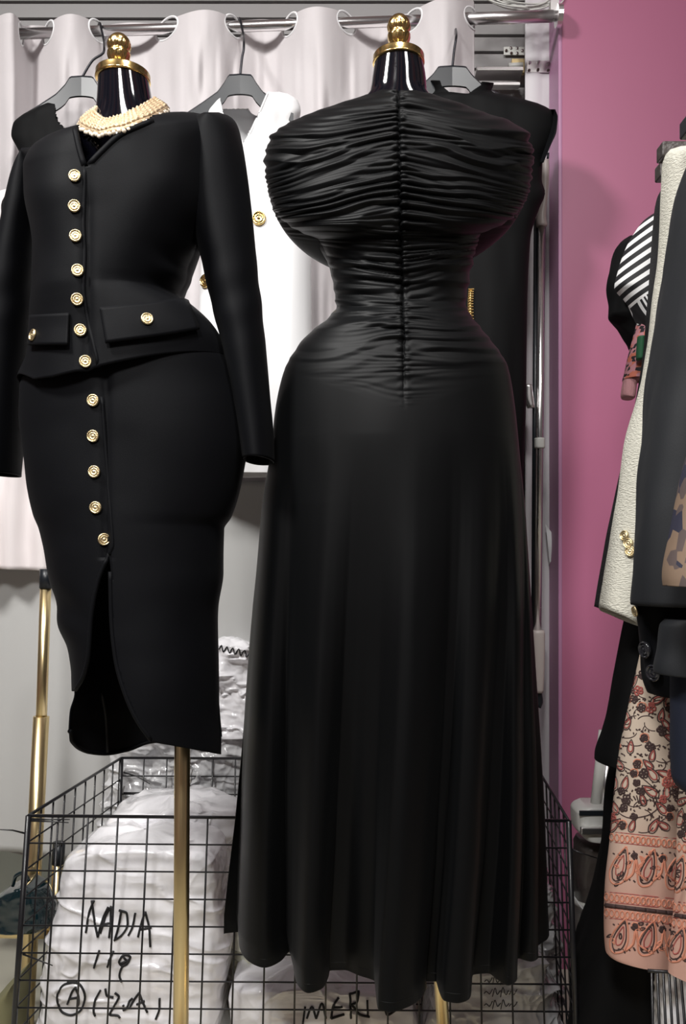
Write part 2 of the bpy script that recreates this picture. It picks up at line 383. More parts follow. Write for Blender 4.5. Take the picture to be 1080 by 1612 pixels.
# ------------------------------------------------------------------ hangers
def hanger(x, ytop, hw, drop, D, label, mat=HNG, hook_x=None, group='black hangers on the chrome rail', core=20, rl=1.0, th=36):
    t = thing('clothes_hanger', label, 'hanger', P(x, ytop, D), group)
    xs = np.array([-1, -.7, -.42, -core/hw-.06, -core/hw*.9, 0, core/hw*.9, core/hw+.06, .42, .7, 1])
    top = np.array([1, .72, .44, .2, 0, -.02, 0, .2, .44, .72, 1])*drop
    bot = np.array([drop*1.0+18, drop*.76+22, drop*.5+25, drop*.3+27, th*.98, th*.92, th*.98, drop*.3+27, drop*.5+25, drop*.76+22, drop+18])
    q = np.linspace(-1, 1, 61); tt = np.interp(q, xs, top); bb = pchip(xs, bot, q)
    V = []
    for i, u in enumerate(q):
        xx = x+u*hw*(rl if u > 0 else 1); w = .011+.012*abs(u); yT = ytop+tt[i]; yB = ytop+bb[i]; b_ = 2.5
        V.append([P(xx, yT, D-w*.6), P(xx, yT+b_, D-w), P(xx, yB-b_, D-w), P(xx, yB, D-w*.6), P(xx, yB, D+w*.6), P(xx, yB-b_, D+w), P(xx, yT+b_, D+w), P(xx, yT, D+w*.6)])
    V = np.array([[tuple(k) for k in r] for r in V]); nv, nu = V.shape[:2]
    f = grid_faces(nv, nu) + [tuple(range(nu))[::-1], tuple(range((nv-1)*nu, nv*nu))]
    mk('hanger_body', V.reshape(-1, 3), f, mat, t, smooth=False)
    hx = hook_x if hook_x is not None else x; ry = rody(hx)
    pts = [P(x, ytop+4, D), P(x+(hx-x)*.5+3, ytop-25, D), P(hx+6, ry+30, D), P(hx+5, ry+12, RD-.03), P(hx+2, ry-2, RD-.024), P(hx-1, ry-13, RD-.004), P(hx-3, ry-9, RD+.02), P(hx-4, ry+6, RD+.024)]
    tube('hook', smooth_path(pts, 5), .0028, HOOK, t, 8)
    return t
hanger(128, 120, 95, 62, 2.0, 'black plastic hanger holding black sleeveless dress, left of the neck finial', hook_x=158)
hanger(378, 117, 84, 60, 1.99, 'black plastic hanger holding the white sleeveless dress')
hanger(712, 104, 110, 62, 2.0, 'black plastic hanger holding the black mock-neck dress by the pink wall', core=24)

# ------------------------------------------------------------------ garments on the rail
def soft(sc, amp, s=1, vert=3.0):
    return lambda px, py, a, V: amp*fbm(V[..., 0]*sc, V[..., 2]*sc/vert, s, 3)*np.clip(.3-np.cos(2*a)*.7+.4, 0, 1)
# white sleeveless dress
wd = thing('sleeveless_dress', 'white sleeveless dress with gold lion-face buttons on black hanger', 'dress', P(400, 745, 2.0))
VW = [(340, 100), (421, 140), (421, 149), (405, 185), (384, 226), (372, 205), (352, 180), (345, 150)]
wo_ = loft('dress_body', [(146, 385, 146, 440), (152, 352, 150, 455), (165, 335, 160, 468), (178, 326, 172, 472), (200, 330, 190, 466), (240, 332, 230, 474), (270, 322, 265, 486), (400, 318, 400, 488), (600, 310, 600, 490), (735, 300, 735, 494), (748, 299, 748, 495)],
     2.0, .05, WG, wd, 320, 420, .8, soft(9, .010, 4, 5), cap_top=False, solid=.002, cut=lambda x, y, c: inpoly(x, y, VW) and (c[1] < 2.0 or y < 172))
v, f = merge([tube_data(on(wo_, [(421, 148), (413, 167), (405, 185), (384, 225), (372, 205), (352, 181)], .001, 4), .0026, 6)]); mk('neck_piping', v, f, WG, wd)
tubes('hem_stitching', [on(wo_, [(310, 728), (400, 729), (490, 728)], .0005)], .0012, GRYC, wd)
# ---- gold buttons
def button_mesh(name, r, mat, ornate=True):
    prof = [(0, r*.8), (.0012, r), (.003, r*1.0), (.0042, r*.9), (.0042, r*.8), (.0026, r*.74), (.0026, r*.66), (.0036, r*.6), (.0038, r*.45), (.003, r*.36), (.0034, r*.2), (.0042, r*.04)]
    n = 32; v = []; f = []
    for z, q in prof:
        for k in range(n):
            a = 2*PI*k/n; rr = q*(1+(.05*math.cos(a*10) if ornate and .45*r < q < .78*r else 0)); v.append((rr*math.cos(a), rr*math.sin(a), z*r/.008))
    for i in range(len(prof)-1):
        for k in range(n): f.append((i*n+k, i*n+(k+1) % n, (i+1)*n+(k+1) % n, (i+1)*n+k))
    f += [tuple(range(n))[::-1], tuple(range((len(prof)-1)*n, len(prof)*n))]
    me = bpy.data.meshes.new(name); me.from_pydata(v, [], f); me.materials.append(mat); me.polygons.foreach_set('use_smooth', [True]*len(f)); return me
BM = button_mesh('button', .0083, GBTN); BML = button_mesh('lion_button', .0155, GOLD); BMD = button_mesh('horn_button', .0125, BUTC, False)
def put_button(surf, parent, x, y, me=BM, name='button', off=.001):
    l, n = hit(surf, x, y, off)
    if l is None: return
    o = bpy.data.objects.new(name, me); C.objects.link(o); o.parent = parent
    o.matrix_local = Matrix.Translation(l-WL[parent.name]) @ n.to_track_quat('Z', 'Y').to_matrix().to_4x4()
    return o
put_button(wo_, wd, 408, 345, BML); put_button(wo_, wd, 326, 443, BML)
# black sleeveless dress, left
bd = thing('sleeveless_dress', 'black sleeveless dress on hanger, behind the gold-buttoned suit at far left', 'dress', P(90, 700, 2.0))
loft('dress_body', [(163, 76, 165, 128), (170, 60, 168, 146), (182, 36, 175, 165), (195, 22, 190, 178), (212, 19, 210, 182), (232, 28, 232, 178), (250, 36, 250, 174), (280, 28, 280, 180), (325, 3, 325, 200), (420, 8, 420, 190), (700, 12, 700, 210)],
     2.0, .045, BLK2, bd, 300, 330, .85, soft(10, .008, 14), solid=.002, cut=lambda x, y, c: inpoly(x, y, [(84, 150), (150, 150), (150, 178), (128, 200), (104, 205), (90, 190)]))
# white blouse, far left, hem at 895
lb = loft('white_tunic', [(300, -60, 300, 20), (330, -70, 330, 50), (600, -70, 600, 80), (860, -75, 862, 96), (893, -75, 899, 100)], 2.02, .022, SHEER, None, 120, 90, .8,
          lambda px, py, a, V: .010*np.sin(V[..., 0]*90+2*vn(V[..., 2]*3, 0*V[..., 2], 3))+.006*fbm(V[..., 0]*14, V[..., 2]*4, 8), solid=.0015)
tag(lb, 'long white tunic hanging at the far left behind the suit sleeve', 'tunic')
# black mock-neck dress, right
md = thing('sleeveless_dress', 'black mock-neck sleeveless dress with gold zip hanging beside the pink wall', 'dress', P(740, 1000, 2.0))
mo = loft('dress_body', [(147, 690, 146, 765), (152, 672, 150, 790), (160, 660, 158, 822), (170, 645, 167, 852), (182, 632, 180, 871), (200, 625, 196, 874), (225, 622, 222, 866), (255, 622, 255, 852), (285, 622, 285, 851), (303, 622, 303, 856), (330, 624, 330, 846), (375, 626, 375, 833), (480, 628, 480, 828), (640, 600, 640, 826), (760, 600, 760, 822), (1000, 580, 1000, 822)],
     2.0, .062, BLK2, md, 120, 160, .85, soft(9, .007, 24, 4), solid=.003)
loft('mock_collar', [(126, 676, 130, 776), (134, 682, 136, 772), (142, 684, 142, 772), (155, 676, 155, 790)], 2.0, .05, BLK2, md, 300, 90, 1, solid=.003,
     cut=lambda x, y, c: c[1] < 2.0 and inpoly(x, y, [(684, 100), (762, 100), (757, 134), (738, 148), (725, 153), (712, 150), (695, 134)]))
loft('armhole_band', [(172, 862, 172, 870), (184, 862, 184, 877), (205, 858, 205, 876), (230, 850, 230, 866), (256, 842, 256, 854)], 1.99, .05, BLK, md, 40, 40, 1, cap_top=True, cap_bot=True)
tubes('bust_dart', [on(mo, [(828, 400), (790, 425), (755, 445), (733, 452)], .0006)], .0016, BLK, md)
zp = on(mo, [(741, 457), (740, 480), (741, 508)], .001)
if len(zp) > 2:
    tube('zip', zp, .0065, GOLD, md, 8)
    v, f = merge([box_data(q+Vector((0, -.007, 0)), (.012, .003, .002)) for q in zp]); mk('zip_teeth', v, f, GOLD, md, smooth=False)

# ------------------------------------------------------------------ mannequins
def dress_form(label, xc, D, ycap_top, ycap_bot, xcl, xcr, neck_rows, fin_top, bust_rows, pole, tilt=0):
    t = thing('dress_form', label, 'mannequin', P(pole[1], 1500, D) * 1)
    t.location.z = 0; WL[t.name] = Vector(t.location)
    T = Matrix.Rotation(tilt, 3, 'Y')
    s = D/F; c = P((xcl+xcr)/2, ycap_bot, D); r = (xcr-xcl)/2*s*.985; h = (ycap_bot-ycap_top)*s
    lathe('neck_cap', [(0, r*.97), (.001, r), (h*.2, r*1.0), (h*.26, r*.985), (h*.85, r*.985), (h*.94, r*.97), (h, r*.93), (h, r*.3)], c, GOLD, t, 64, T)
    hh = (ycap_top-fin_top)*s*1.0; c2 = P(xc, ycap_top+1, D)
    pr = [(0, .5), (.1, .5), (.16, .5), (.25, .67), (.36, .9), (.45, .98), (.51, 1), (.53, .93), (.555, .85), (.6, .9), (.63, .96), (.7, 1), (.77, .98), (.84, .9), (.91, .7), (.96, .48), (1.0, .1)]
    A = np.array(pr); q = np.linspace(0, 1, 60); rr = pchip(A[:, 0], A[:, 1], q)
    R = 18.0*s
    lathe('finial', [(z*hh, k*R) for z, k in zip(q, rr)], c2, GOLD, t, 72, T, lambda z, an: .04*math.cos(an*16)*(1 if .6*hh < z < .76*hh else 0)+.03*math.cos(an*11)*(1 if .28*hh < z < .46*hh else 0))
    loft('neck', neck_rows, D, (xcr-xcl)/2*s*.9, GLB, t, 64, 40, 1, drop=0)
    loft('torso', bust_rows, D+.01, .075, GLB, t, 64, 60, 1, cap_top=True, cap_bot=True)
    tube('pole', [P(pole[0], pole[2], D), (P(pole[1], 1500, D).x, D, .02)], pole[3], GOLDP, t, 32)
    lathe('base_plate', [(0, .15), (.006, .15), (.012, .14), (.02, .03), (.05, .02)], (P(pole[1], 1500, D).x, D, 0), GOLDP, t, 48)
    return t
D1, D2 = 1.28, 1.34
dress_form('gold-capped dress form on gold pole wearing the gold-buttoned suit', 186, D1, 115, 128, 150, 237,
           [(119, 154, 119, 234), (145, 153, 145, 238), (170, 151, 170, 243), (190, 146, 182, 250), (215, 125, 200, 275)], 52,
           [(192, 140, 182, 255), (210, 105, 195, 290), (240, 75, 215, 315), (300, 60, 300, 320), (400, 70, 400, 290), (460, 70, 465, 270), (560, 70, 560, 330), (800, 90, 800, 330)], (289, 283, 780, .0113), math.radians(2))
dress_form('gold-capped dress form wearing the long black ruched gown', 628, D2, 88, 101, 586, 669,
           [(94, 590, 94, 665), (122, 586, 120, 670), (145, 582, 145, 673), (165, 565, 165, 690)], 22,
           [(158, 590, 158, 670), (185, 520, 185, 740), (230, 500, 230, 760), (320, 520, 320, 740), (470, 550, 470, 715), (600, 480, 600, 770), (760, 480, 760, 770)], (640, 716, 740, .0097))

# ------------------------------------------------------------------ jacket (left)
jk = thing('jacket', 'black collarless long-sleeved jacket with gold buttons on the left dress form', 'jacket', P(190, 620, D1))
VN = [(116, 120), (121, 200), (127, 232), (135, 264), (158, 238), (190, 210), (262, 176), (262, 120)]
def jd(px, py, a, V):
    d = .0035*fbm(V[..., 0]*7, V[..., 2]*6, 31)
    d += .012*np.exp(-((px-245)/60)**2-((py-300)/70)**2)+.012*np.exp(-((px-80)/40)**2-((py-310)/70)**2)   # bust
    d += .003*np.sin((py-px*.5)/9.)*np.exp(-((px-270)/35)**2-((py-440)/45)**2)
    d -= .006*np.exp(-((px-138)/9)**2)*np.clip((py-262)/60, 0, 1)
    return d*(np.sin(a) > -.3)
jo = loft('jacket_body', [(203, 124, 180, 258), (208, 104, 178, 290), (218, 78, 181, 318), (234, 54, 190, 336), (262, 40, 210, 342), (300, 40, 260, 338), (350, 49, 330, 325), (400, 52, 395, 305), (440, 52, 440, 291), (472, 51, 466, 284), (500, 49, 484, 305), (525, 48, 510, 332), (552, 47, 543, 352), (585, 37, 556, 356), (604, 31, 566, 357)],
          D1, .125, BLK, jk, 200, 200, .96, jd, solid=.002, cut=lambda x, y, c: c[1] < D1+.03 and inpoly(x, y, VN))
# hem of the peplum dips at the front
me = jo.data; off = WL[jk.name]
for q in me.vertices:
    w = q.co+off; px, py = proj(np.array(w)); px = float(px); py = float(py)
    if w.y < D1+.02 and py > 520:
        k = min(1, (py-520)/60.); k = k*k*(3-2*k)
        hem = np.interp(px, [20, 32, 55, 85, 153, 213, 298, 351, 370], [600, 606, 622, 626, 622, 609, 578, 563, 560])
        base = np.interp(px, [30, 357], [604, 566])-14*math.sin(max(0, min(1, (px-30)/327.))*PI)
        q.co.z -= k*(hem-base)*w.y/F
BVH[jo.name] = BVHTree.FromPolygons([tuple(q.co+off) for q in me.vertices], [tuple(p.vertices) for p in me.polygons])
nl = [l for l in on(jo, [(119, 205), (125, 234), (133, 262)], .001)]+[l for l in on(jo, [(139, 262), (160, 240), (192, 212), (240, 192)], .001)]
tube('neck_piping', nl, .0042, BLK, jk, 8)
tube('front_edge', on(jo, [(134, 262), (133, 300), (131, 350), (133, 400), (131, 450), (136, 490), (148, 540), (157, 590), (158, 618)], .001), .0032, BLK, jk, 8)
hl = on(jo, [(33, 604), (55, 618), (85, 621), (153, 617), (213, 604), (298, 573), (348, 559)], .001)
tube('hem_band', hl, .0035, BLK, jk, 8)
tube('hem_seam', on(jo, [(36, 585), (60, 600), (110, 606), (160, 602), (220, 588), (290, 560), (345, 543)], .0004), .0016, BLK, jk, 6)
def patch(name, surf, quad, off, mat, parent, n=24, m=12, solid=.003):
    q = [np.array(k, float) for k in quad]; V = np.zeros((m, n, 3))
    for i in range(m):
        for j in range(n):
            u, w = j/(n-1), i/(m-1); p = (q[0]*(1-u)+q[1]*u)*(1-w)+(q[3]*(1-u)+q[2]*u)*w
            l, nn = hit(surf, p[0], p[1], off+.004*w)
            if l is None: l = V[i, j-1] if j else P(p[0], p[1], D1-.1)
            V[i, j] = tuple(l)
    return grid_obj(name, V, mat, parent, False, solid=solid)
pf1 = patch('pocket_flap', jo, [(158, 486), (292, 474), (308, 522), (168, 543)], .003, BLK, jk)
pf2 = patch('pocket_flap', jo, [(52, 497), (112, 494), (112, 546), (54, 546)], .003, BLK, jk)
for x, y in ((119, 279), (118, 326), (120, 373), (123, 427), (122, 472), (127, 521), (135, 570)): put_button(jo, jk, x, y, off=.002)
put_button(pf1, pf1, 231, 504, off=.002); put_button(pf2, pf2, 56, 529, off=.002)
sd = lambda px, py, a, V: .002*fbm(V[..., 0]*7, V[..., 2]*4, 41)+.0008*np.sin((py+px*.4)/11.)*np.exp(-((py-470)/60)**2)
loft('sleeve', [(179, 322, 179, 348), (184, 310, 185, 362), (196, 300, 196, 371), (220, 294, 220, 378), (262, 293, 262, 385), (330, 300, 330, 394), (405, 319, 405, 402), (470, 333, 470, 409), (545, 352, 545, 416), (620, 366, 620, 422), (680, 377, 680, 427), (724, 385, 727, 429)], D1-.005, .058, BLK, jk, 80, 140, 1, sd, cap_top=True, solid=.002)
loft('sleeve', [(238, 44, 234, 62), (246, 31, 242, 72), (262, 22, 262, 76), (300, 12, 300, 74), (350, 2, 350, 66), (420, -14, 420, 60), (500, -27, 500, 54), (600, -37, 600, 45), (700, -44, 700, 38), (744, -47, 748, 35)], D1+.04, .055, BLK, jk, 80, 120, 1, sd, cap_top=True, solid=.002)
# ------------------------------------------------------------------ pencil skirt (left)
sk = thing('pencil_skirt', 'black midi pencil skirt with gold buttons and a rounded front slit', 'skirt', P(220, 1180, D1))
SL = [(173, 872), (158, 905), (148, 945), (143, 985), (140, 1030), (133, 1062), (120, 1085), (95, 1100), (60, 1130), (60, 1260), (237, 1260), (237, 1166), (214, 1130), (195, 1085), (183, 1040), (176, 975), (174, 900)]
def skd(px, py, a, V):
    d = .004*fbm(V[..., 0]*6, V[..., 2]*5, 51); d -= .005*np.exp(-((px-166)/7)**2)*(py < 880)
    d += .004*np.sin((py-px*.7)/13.)*np.exp(-((px-95)/28)**2-((py-985)/60)**2)
    return d*(np.sin(a) > -.5)
SV, sa = loft_grid([(545, 60, 520, 335), (585, 45, 556, 350), (615, 30, 580, 363), (655, 28, 645, 379), (700, 32, 700, 384), (760, 42, 760, 375), (812, 55, 812, 362), (834, 64, 832, 351), (900, 76, 900, 351), (960, 91, 960, 344), (1020, 107, 1030, 343), (1062, 116, 1080, 343), (1090, 116, 1110, 343), (1120, 108, 1140, 344), (1150, 105, 1172, 346)], D1, .115, 220, 260, .96, skd)
hx = np.arange(-20, 400)                                        # hem line: shift columns so the hem runs as in the photograph
hf = np.interp(hx, [100, 237, 300, 347], [1150, 1167, 1179, 1188]); hb = pchip([90, 104, 108, 115, 126, 140, 165, 200, 237, 345, 400], [1138, 1142, 1156, 1169, 1179, 1184.5, 1187, 1181, 1168, 1160, 1158], hx)
px, py = proj(SV[-1]); tgt = np.where(SV[-1, :, 1] < D1, np.interp(px, hx, hf), np.interp(px, hx, hb))
dz = -(tgt-py)*SV[-1, :, 1]/F
wv = np.clip((np.arange(260)-150)/110., 0, 1)**1.5; SV[:, :, 2] += wv[:, None]*dz[None, :]
so = grid_obj('skirt_body', SV, BLK, sk, True, solid=.002)
edge1 = on(so, [(173, 872), (158, 905), (148, 945), (143, 985), (140, 1030), (133, 1062), (120, 1086)], .001)
edge2 = on(so, [(174, 900), (176, 975), (183, 1040), (195, 1085), (214, 1130), (237, 1164)], .001)
btn = [hit(so, x, y, .002) for x, y in ((148, 631), (148, 687), (150, 743), (152, 799), (163, 849))]
fe = on(so, [(160, 625), (166, 700), (171, 760), (176, 820), (178, 855), (174, 872)], .001)
bpy.data.objects.remove(so)
so = grid_obj('skirt_body', SV, BLK, sk, True, solid=.002, cut=lambda x, y, c: c[1] < D1-.01 and inpoly(x, y, SL))
ppx, ppy = proj(SV[-1]); bm_ = [i for i in range(220) if SV[-1, i, 1] >= D1-.012 and ppx[i] < 260]; bm_.sort(key=lambda i: ppx[i])
if len(bm_) > 4: tube('hem_edge', [Vector(SV[-1, i]) for i in bm_], .0032, BLK, sk, 8)
tube('slit_edge', edge1, .003, BLK, sk, 8); tube('slit_edge', edge2, .003, BLK, sk, 8); tube('front_edge', fe, .003, BLK, sk, 8)
for l, n in btn:
    o = bpy.data.objects.new('button', BM); C.objects.link(o); o.parent = sk
    o.matrix_local = Matrix.Translation(l-WL[sk.name]) @ n.to_track_quat('Z', 'Y').to_matrix().to_4x4()
# inside seam with overlock stitches
pts = on(so, [(158, 1090), (165, 1130), (168, 1184)], .002)
if len(pts) > 2: tube('inner_seam', pts, .0022, NAVY, sk, 6)

# ------------------------------------------------------------------ necklace
nk = thing('collar_necklace', 'wide champagne beaded collar necklace round the left dress form neck', 'necklace', P(190, 200, D1-.08))
inn = [(156, 172, 1.275), (151, 180, 1.25), (158, 189, 1.22), (172, 194, 1.195), (190, 189, 1.19), (208, 181, 1.20), (228, 171, 1.225), (246, 160, 1.265)]
out = [(136, 186, 1.27), (125, 196, 1.24), (142, 209, 1.195), (164, 212, 1.165), (186, 207, 1.155), (213, 198, 1.165), (243, 187, 1.195), (266, 173, 1.25)]
I = smooth_path([P(*q) for q in inn], 10); O = smooth_path([P(*q) for q in out], 10)
def mix(t, lift=0): return [a*(1-t)+b*t+Vector((0, -lift, lift*.5)) for a, b in zip(I, O)]
V = np.array([[tuple(q) for q in mix(t, .004*math.sin(t*PI))] for t in np.linspace(0, 1, 8)])
bbnd = grid_obj('bead_band', V, NECK, nk, False, solid=.003, bvh=False)
for t in (0, .17, .34, .5, .66, .83): tube('bead_strand', [q+Vector((0, -.002, .001))*(1+.8*math.sin(i*2.2)) for i, q in enumerate(mix(t, .003))], .0022, NECK, nk, 6)
back = smooth_path([I[-1], Vector((I[-1].x-.005, 1.33, I[-1].z+.006)), Vector(((I[0].x+I[-1].x)/2, 1.35, (I[0].z+I[-1].z)/2+.012)), Vector((I[0].x+.004, 1.33, I[0].z+.004)), I[0]], 6)
tube('clasp_cord', back, .002, NECK, nk, 6)
def sphere_mesh(name, r, mat, n=12, m=8):
    v = [(0, 0, r)]; f = []
    for i in range(1, m):
        for k in range(n): v.append((r*math.sin(PI*i/m)*math.cos(2*PI*k/n), r*math.sin(PI*i/m)*math.sin(2*PI*k/n), r*math.cos(PI*i/m)))
    v.append((0, 0, -r)); L = len(v)-1
    for k in range(n):
        f.append((0, 1+k, 1+(k+1) % n)); f.append((L, L-n+(k+1) % n, L-n+k))
        for i in range(m-2): a = 1+i*n; f.append((a+k, a+n+k, a+n+(k+1) % n, a+(k+1) % n))
    me = bpy.data.meshes.new(name); me.from_pydata(v, [], f); me.materials.append(mat); me.polygons.foreach_set('use_smooth', [True]*len(f)); return me
PM = sphere_mesh('pearl', .0031, PEARL)
L = [0]
for a, b in zip(O, O[1:]): L.append(L[-1]+(b-a).length)
n = 44
for i in range(n):
    s = L[-1]*(i+.5)/n; k = max(j for j in range(len(L)) if L[j] <= s); k = min(k, len(O)-2); t = (s-L[k])/(L[k+1]-L[k]+1e-9)
    p = O[k].lerp(O[k+1], t)+Vector((0, -.003, -.002+.0012*math.sin(i*1.9)))
    o = bpy.data.objects.new('pearl', PM); C.objects.link(o); o.parent = bbnd; o.location = p-WL[nk.name]

# ------------------------------------------------------------------ long ruched gown (right)
gd = thing('evening_gown', 'long black ruched off-shoulder evening gown with flared skirt', 'dress', P(630, 1560, D2))
A_y = [100, 150, 200, 250, 300, 340, 370, 420, 460, 500, 560, 620, 700]; A_v = [0, 6, 26, 38, 28, 8, -8, -28, -14, 2, 5, -12, -20]
def ruche(px, py, a, V, edge=0):
    seam = 627+(py-150)*10/470.; dx = px-seam; side = np.where(dx < 0, 0., 31.)
    s = np.abs(dx)/170.; sk_ = np.clip(s, 0, 1.25)**1.2; y0 = py.copy()
    for _ in range(9): y0 = .45*y0+.55*(py-pchip(A_y, A_v, y0)*sk_)
    ph = y0/18.5+1.15*vn(s*1.15+side, y0/46., 61)+.25*vn(s*2.6+side, y0/24., 62)
    m = np.mod(ph, 1); f1 = np.where(m < .62, (m/.62)**1.3, ((1-m)/.38)**1.1)
    ph2 = y0/8.6+1.0*vn(s*1.7+side, y0/28., 63); f2 = 1-np.abs(np.mod(ph2, 1)*2-1); f2 = f2*f2*(3-2*f2)
    m1 = .3+.8*np.clip(vn(s*1.9+side, ph*.55, 65)+.55, 0, 1)
    near = np.exp(-s/.25); en = edge*np.exp(-((1.15-np.clip(s, 0, 1.15))/.15)**2)
    h = .0062*f1*m1*(.75+.45*near+.2*en)+.0026*f2*(near*1.1+.9*en+.8*np.clip((250-py)/70, 0, 1)+.28*np.clip(vn(s*2+side, y0/40., 67)+.3, 0, 1))
    h += -.0055*np.exp(-(dx/2.6)**2)+.002*np.exp(-((np.abs(dx)-6)/4.5)**2)*np.sin(py/2.4+side)
    h -= .0035
    fade = np.clip((645-py-55*np.clip(s, 0, 1))/120., 0, 1)*np.clip((py-125)/20, 0, 1)
    front = np.clip(np.sin(a)*2.5+.6, 0, 1)
    return h*fade*front
G = [(146, 598, 146, 656, D2, .055), (152, 580, 152, 680, D2, .065), (170, 530, 168, 730, D2, .08), (200, 500, 200, 760, D2, .095), (260, 478, 260, 782, D2, .10), (330, 488, 330, 770, D2, .10), (372, 500, 368, 757, D2, .095), (400, 514, 400, 746, D2, .09), (450, 526, 445, 738, D2, .085), (486, 530, 480, 734, D2, .083), (500, 521, 498, 741, D2, .087), (520, 498, 520, 756, D2, .098), (545, 473, 545, 775, D2, .11), (585, 449, 585, 799, D2, .12), (640, 436, 640, 808, D2, .125), (700, 429, 700, 814, D2, .128), (800, 414, 800, 824, D2, .13), (950, 400, 950, 835, D2, .135), (1130, 385, 1130, 845, D2, .14), (1300, 368, 1300, 855, D2, .145), (1480, 356, 1480, 862, D2, .15)]
NU, NV = 640, 860
GV, ga = loft_grid(G, D2, .1, NU, NV, 1.0, None)
# hem curve in plan: read from the fold tips, all at one height above the floor
ZH = H-(1590-HY)*1.2/F
def hD(y): return (H-ZH)*F/(y-HY)
hp = [(352, 1438), (354, 1452), (359, 1470), (361, 1492), (375, 1513), (400, 1523), (425, 1513), (440, 1498), (447, 1516), (454, 1548), (472, 1563), (494, 1555), (503, 1538), (506, 1528), (530, 1527), (556, 1536), (582, 1546), (584, 1570), (587, 1589), (606, 1593), (630, 1586), (652, 1572), (662, 1556), (664, 1544), (682, 1544), (687, 1560), (694, 1574), (715, 1578), (733, 1572), (738, 1550), (742, 1534), (768, 1532), (784, 1542), (800, 1551), (812, 1543), (812, 1520), (816, 1508), (836, 1513), (846, 1508), (845, 1490), (853, 1484), (862, 1478)]
fp = np.array([[(x-CX)*hD(y)/F, hD(y)] for x, y in hp])
xL, xR = fp[0, 0], fp[-1, 0]; xm = (xL+xR)/2
bk = []
for i in range(1, 24):
    t = PI*i/24; rr = 1+.07*math.sin(t*11); bk.append((xm+(xR-xm)*math.cos(t)*rr*.97, 1.44+.045*math.sin(t)*rr))
loop = np.array(list(map(tuple, fp))+bk+[tuple(fp[0])])
sl_ = np.concatenate([[0], np.cumsum(np.linalg.norm(np.diff(loop, axis=0), axis=1))])
nf = len(fp)-1
par = np.concatenate([PI*sl_[:nf+1]/sl_[nf], PI+PI*(sl_[nf+1:]-sl_[nf])/(sl_[-1]-sl_[nf])])     # 0 = left edge, pi = right edge, on round the back
# front ring angles: left edge a = pi, front a = pi/2, right edge a = 0, back a = -pi/2
pa = np.mod(PI-ga, 2*PI)
hxx = pchip(par, loop[:, 0], pa); hdd = pchip(par, loop[:, 1], pa)
wrow = np.linspace(0, 1, NV)
_, pyc = proj(GV); yc = pyc.mean(1)
kk = np.clip((yc-700)/(1480-700), 0, 1); 
kw = kk**1.25
# flutes: deviation of the hem curve from a plain ellipse, growing downwards
for i in range(NV):
    if kw[i] <= 0: continue
    k = kw[i]; k2 = k
    GV[i, :, 0] = GV[i, :, 0]*(1-k2)+hxx*k2; GV[i, :, 1] = GV[i, :, 1]*(1-k)+hdd*k
    zc = GV[i, :, 2]; zt = H-(yc[i]-HY)*D2/F
# heights: run evenly from the 700 px row to the hem plane
i7 = int(np.argmax(yc > 700)); z7 = GV[i7, :, 2].mean()
for i in range(i7, NV): GV[i, :, 2] = z7+(ZH-z7)*(i-i7)/(NV-1-i7)
# keep side outline: rescale each skirt row to the traced edges
Gs = np.array([q[:4] for q in G], float)
for i in range(i7, NV):
    px, py = proj(GV[i]); lo, hi = px.argmin(), px.argmax()
    xl = np.interp(py[lo], list(Gs[:, 0])[:-1]+[1440], list(Gs[:, 1])[:-1]+[352]); xr_ = np.interp(py[hi], Gs[:, 2], Gs[:, 3])
    A0, A1 = (xl-CX)*GV[i, lo, 1]/F, (xr_-CX)*GV[i, hi, 1]/F
    x = GV[i, :, 0]; GV[i, :, 0] = A0+(x-x[lo])*(A1-A0)/(x[hi]-x[lo])
px, py = proj(GV)
nrm = np.stack([np.cos(ga)*.12, -np.sin(ga)*.17], -1); nrm /= np.linalg.norm(nrm, axis=1, keepdims=True)
dd = ruche(px, py, np.broadcast_to(ga, px.shape), GV)
dd = dd+.002*fbm(GV[..., 0]*9, GV[..., 2]*3, 71)*np.clip((py-600)/100, 0, 1)
GV[..., 0] += nrm[None, :, 0]*dd; GV[..., 1] += nrm[None, :, 1]*dd
go = grid_obj('gown_body', GV, JER, gd, True, solid=.0015)
hs = GV[NV-9].copy(); hs = hs[(np.sin(ga) > -.2)]
tube('hem_stitching', [Vector(q)+Vector((0, -.0012, 0)) for q in hs], .0008, JER, gd, 5)
CP = [(143, 596, 143, 658, D2, .058), (147, 586, 147, 672, D2, .064), (158, 554, 157, 704, D2, .078), (172, 510, 170, 742, D2, .092), (184, 478, 181, 772, D2, .10), (197, 450, 190, 800, D2, .106), (215, 431, 208, 824, D2, .112), (235, 421, 230, 835, D2, .116), (262, 418, 255, 838, D2, .118), (290, 421, 288, 835, D2, .118), (315, 428, 312, 828, D2, .117), (335, 438, 332, 816, D2, .115), (352, 454, 348, 797, D2, .112), (364, 474, 360, 774, D2, .106), (373, 496, 367, 756, D2, .10), (376, 506, 370, 748, D2, .096)]
loft('draped_cape', CP, D2, .1, JER, gd, 700, 460, .97, lambda px, py, a, V: ruche(px, py, a, V, 1), solid=.0015)

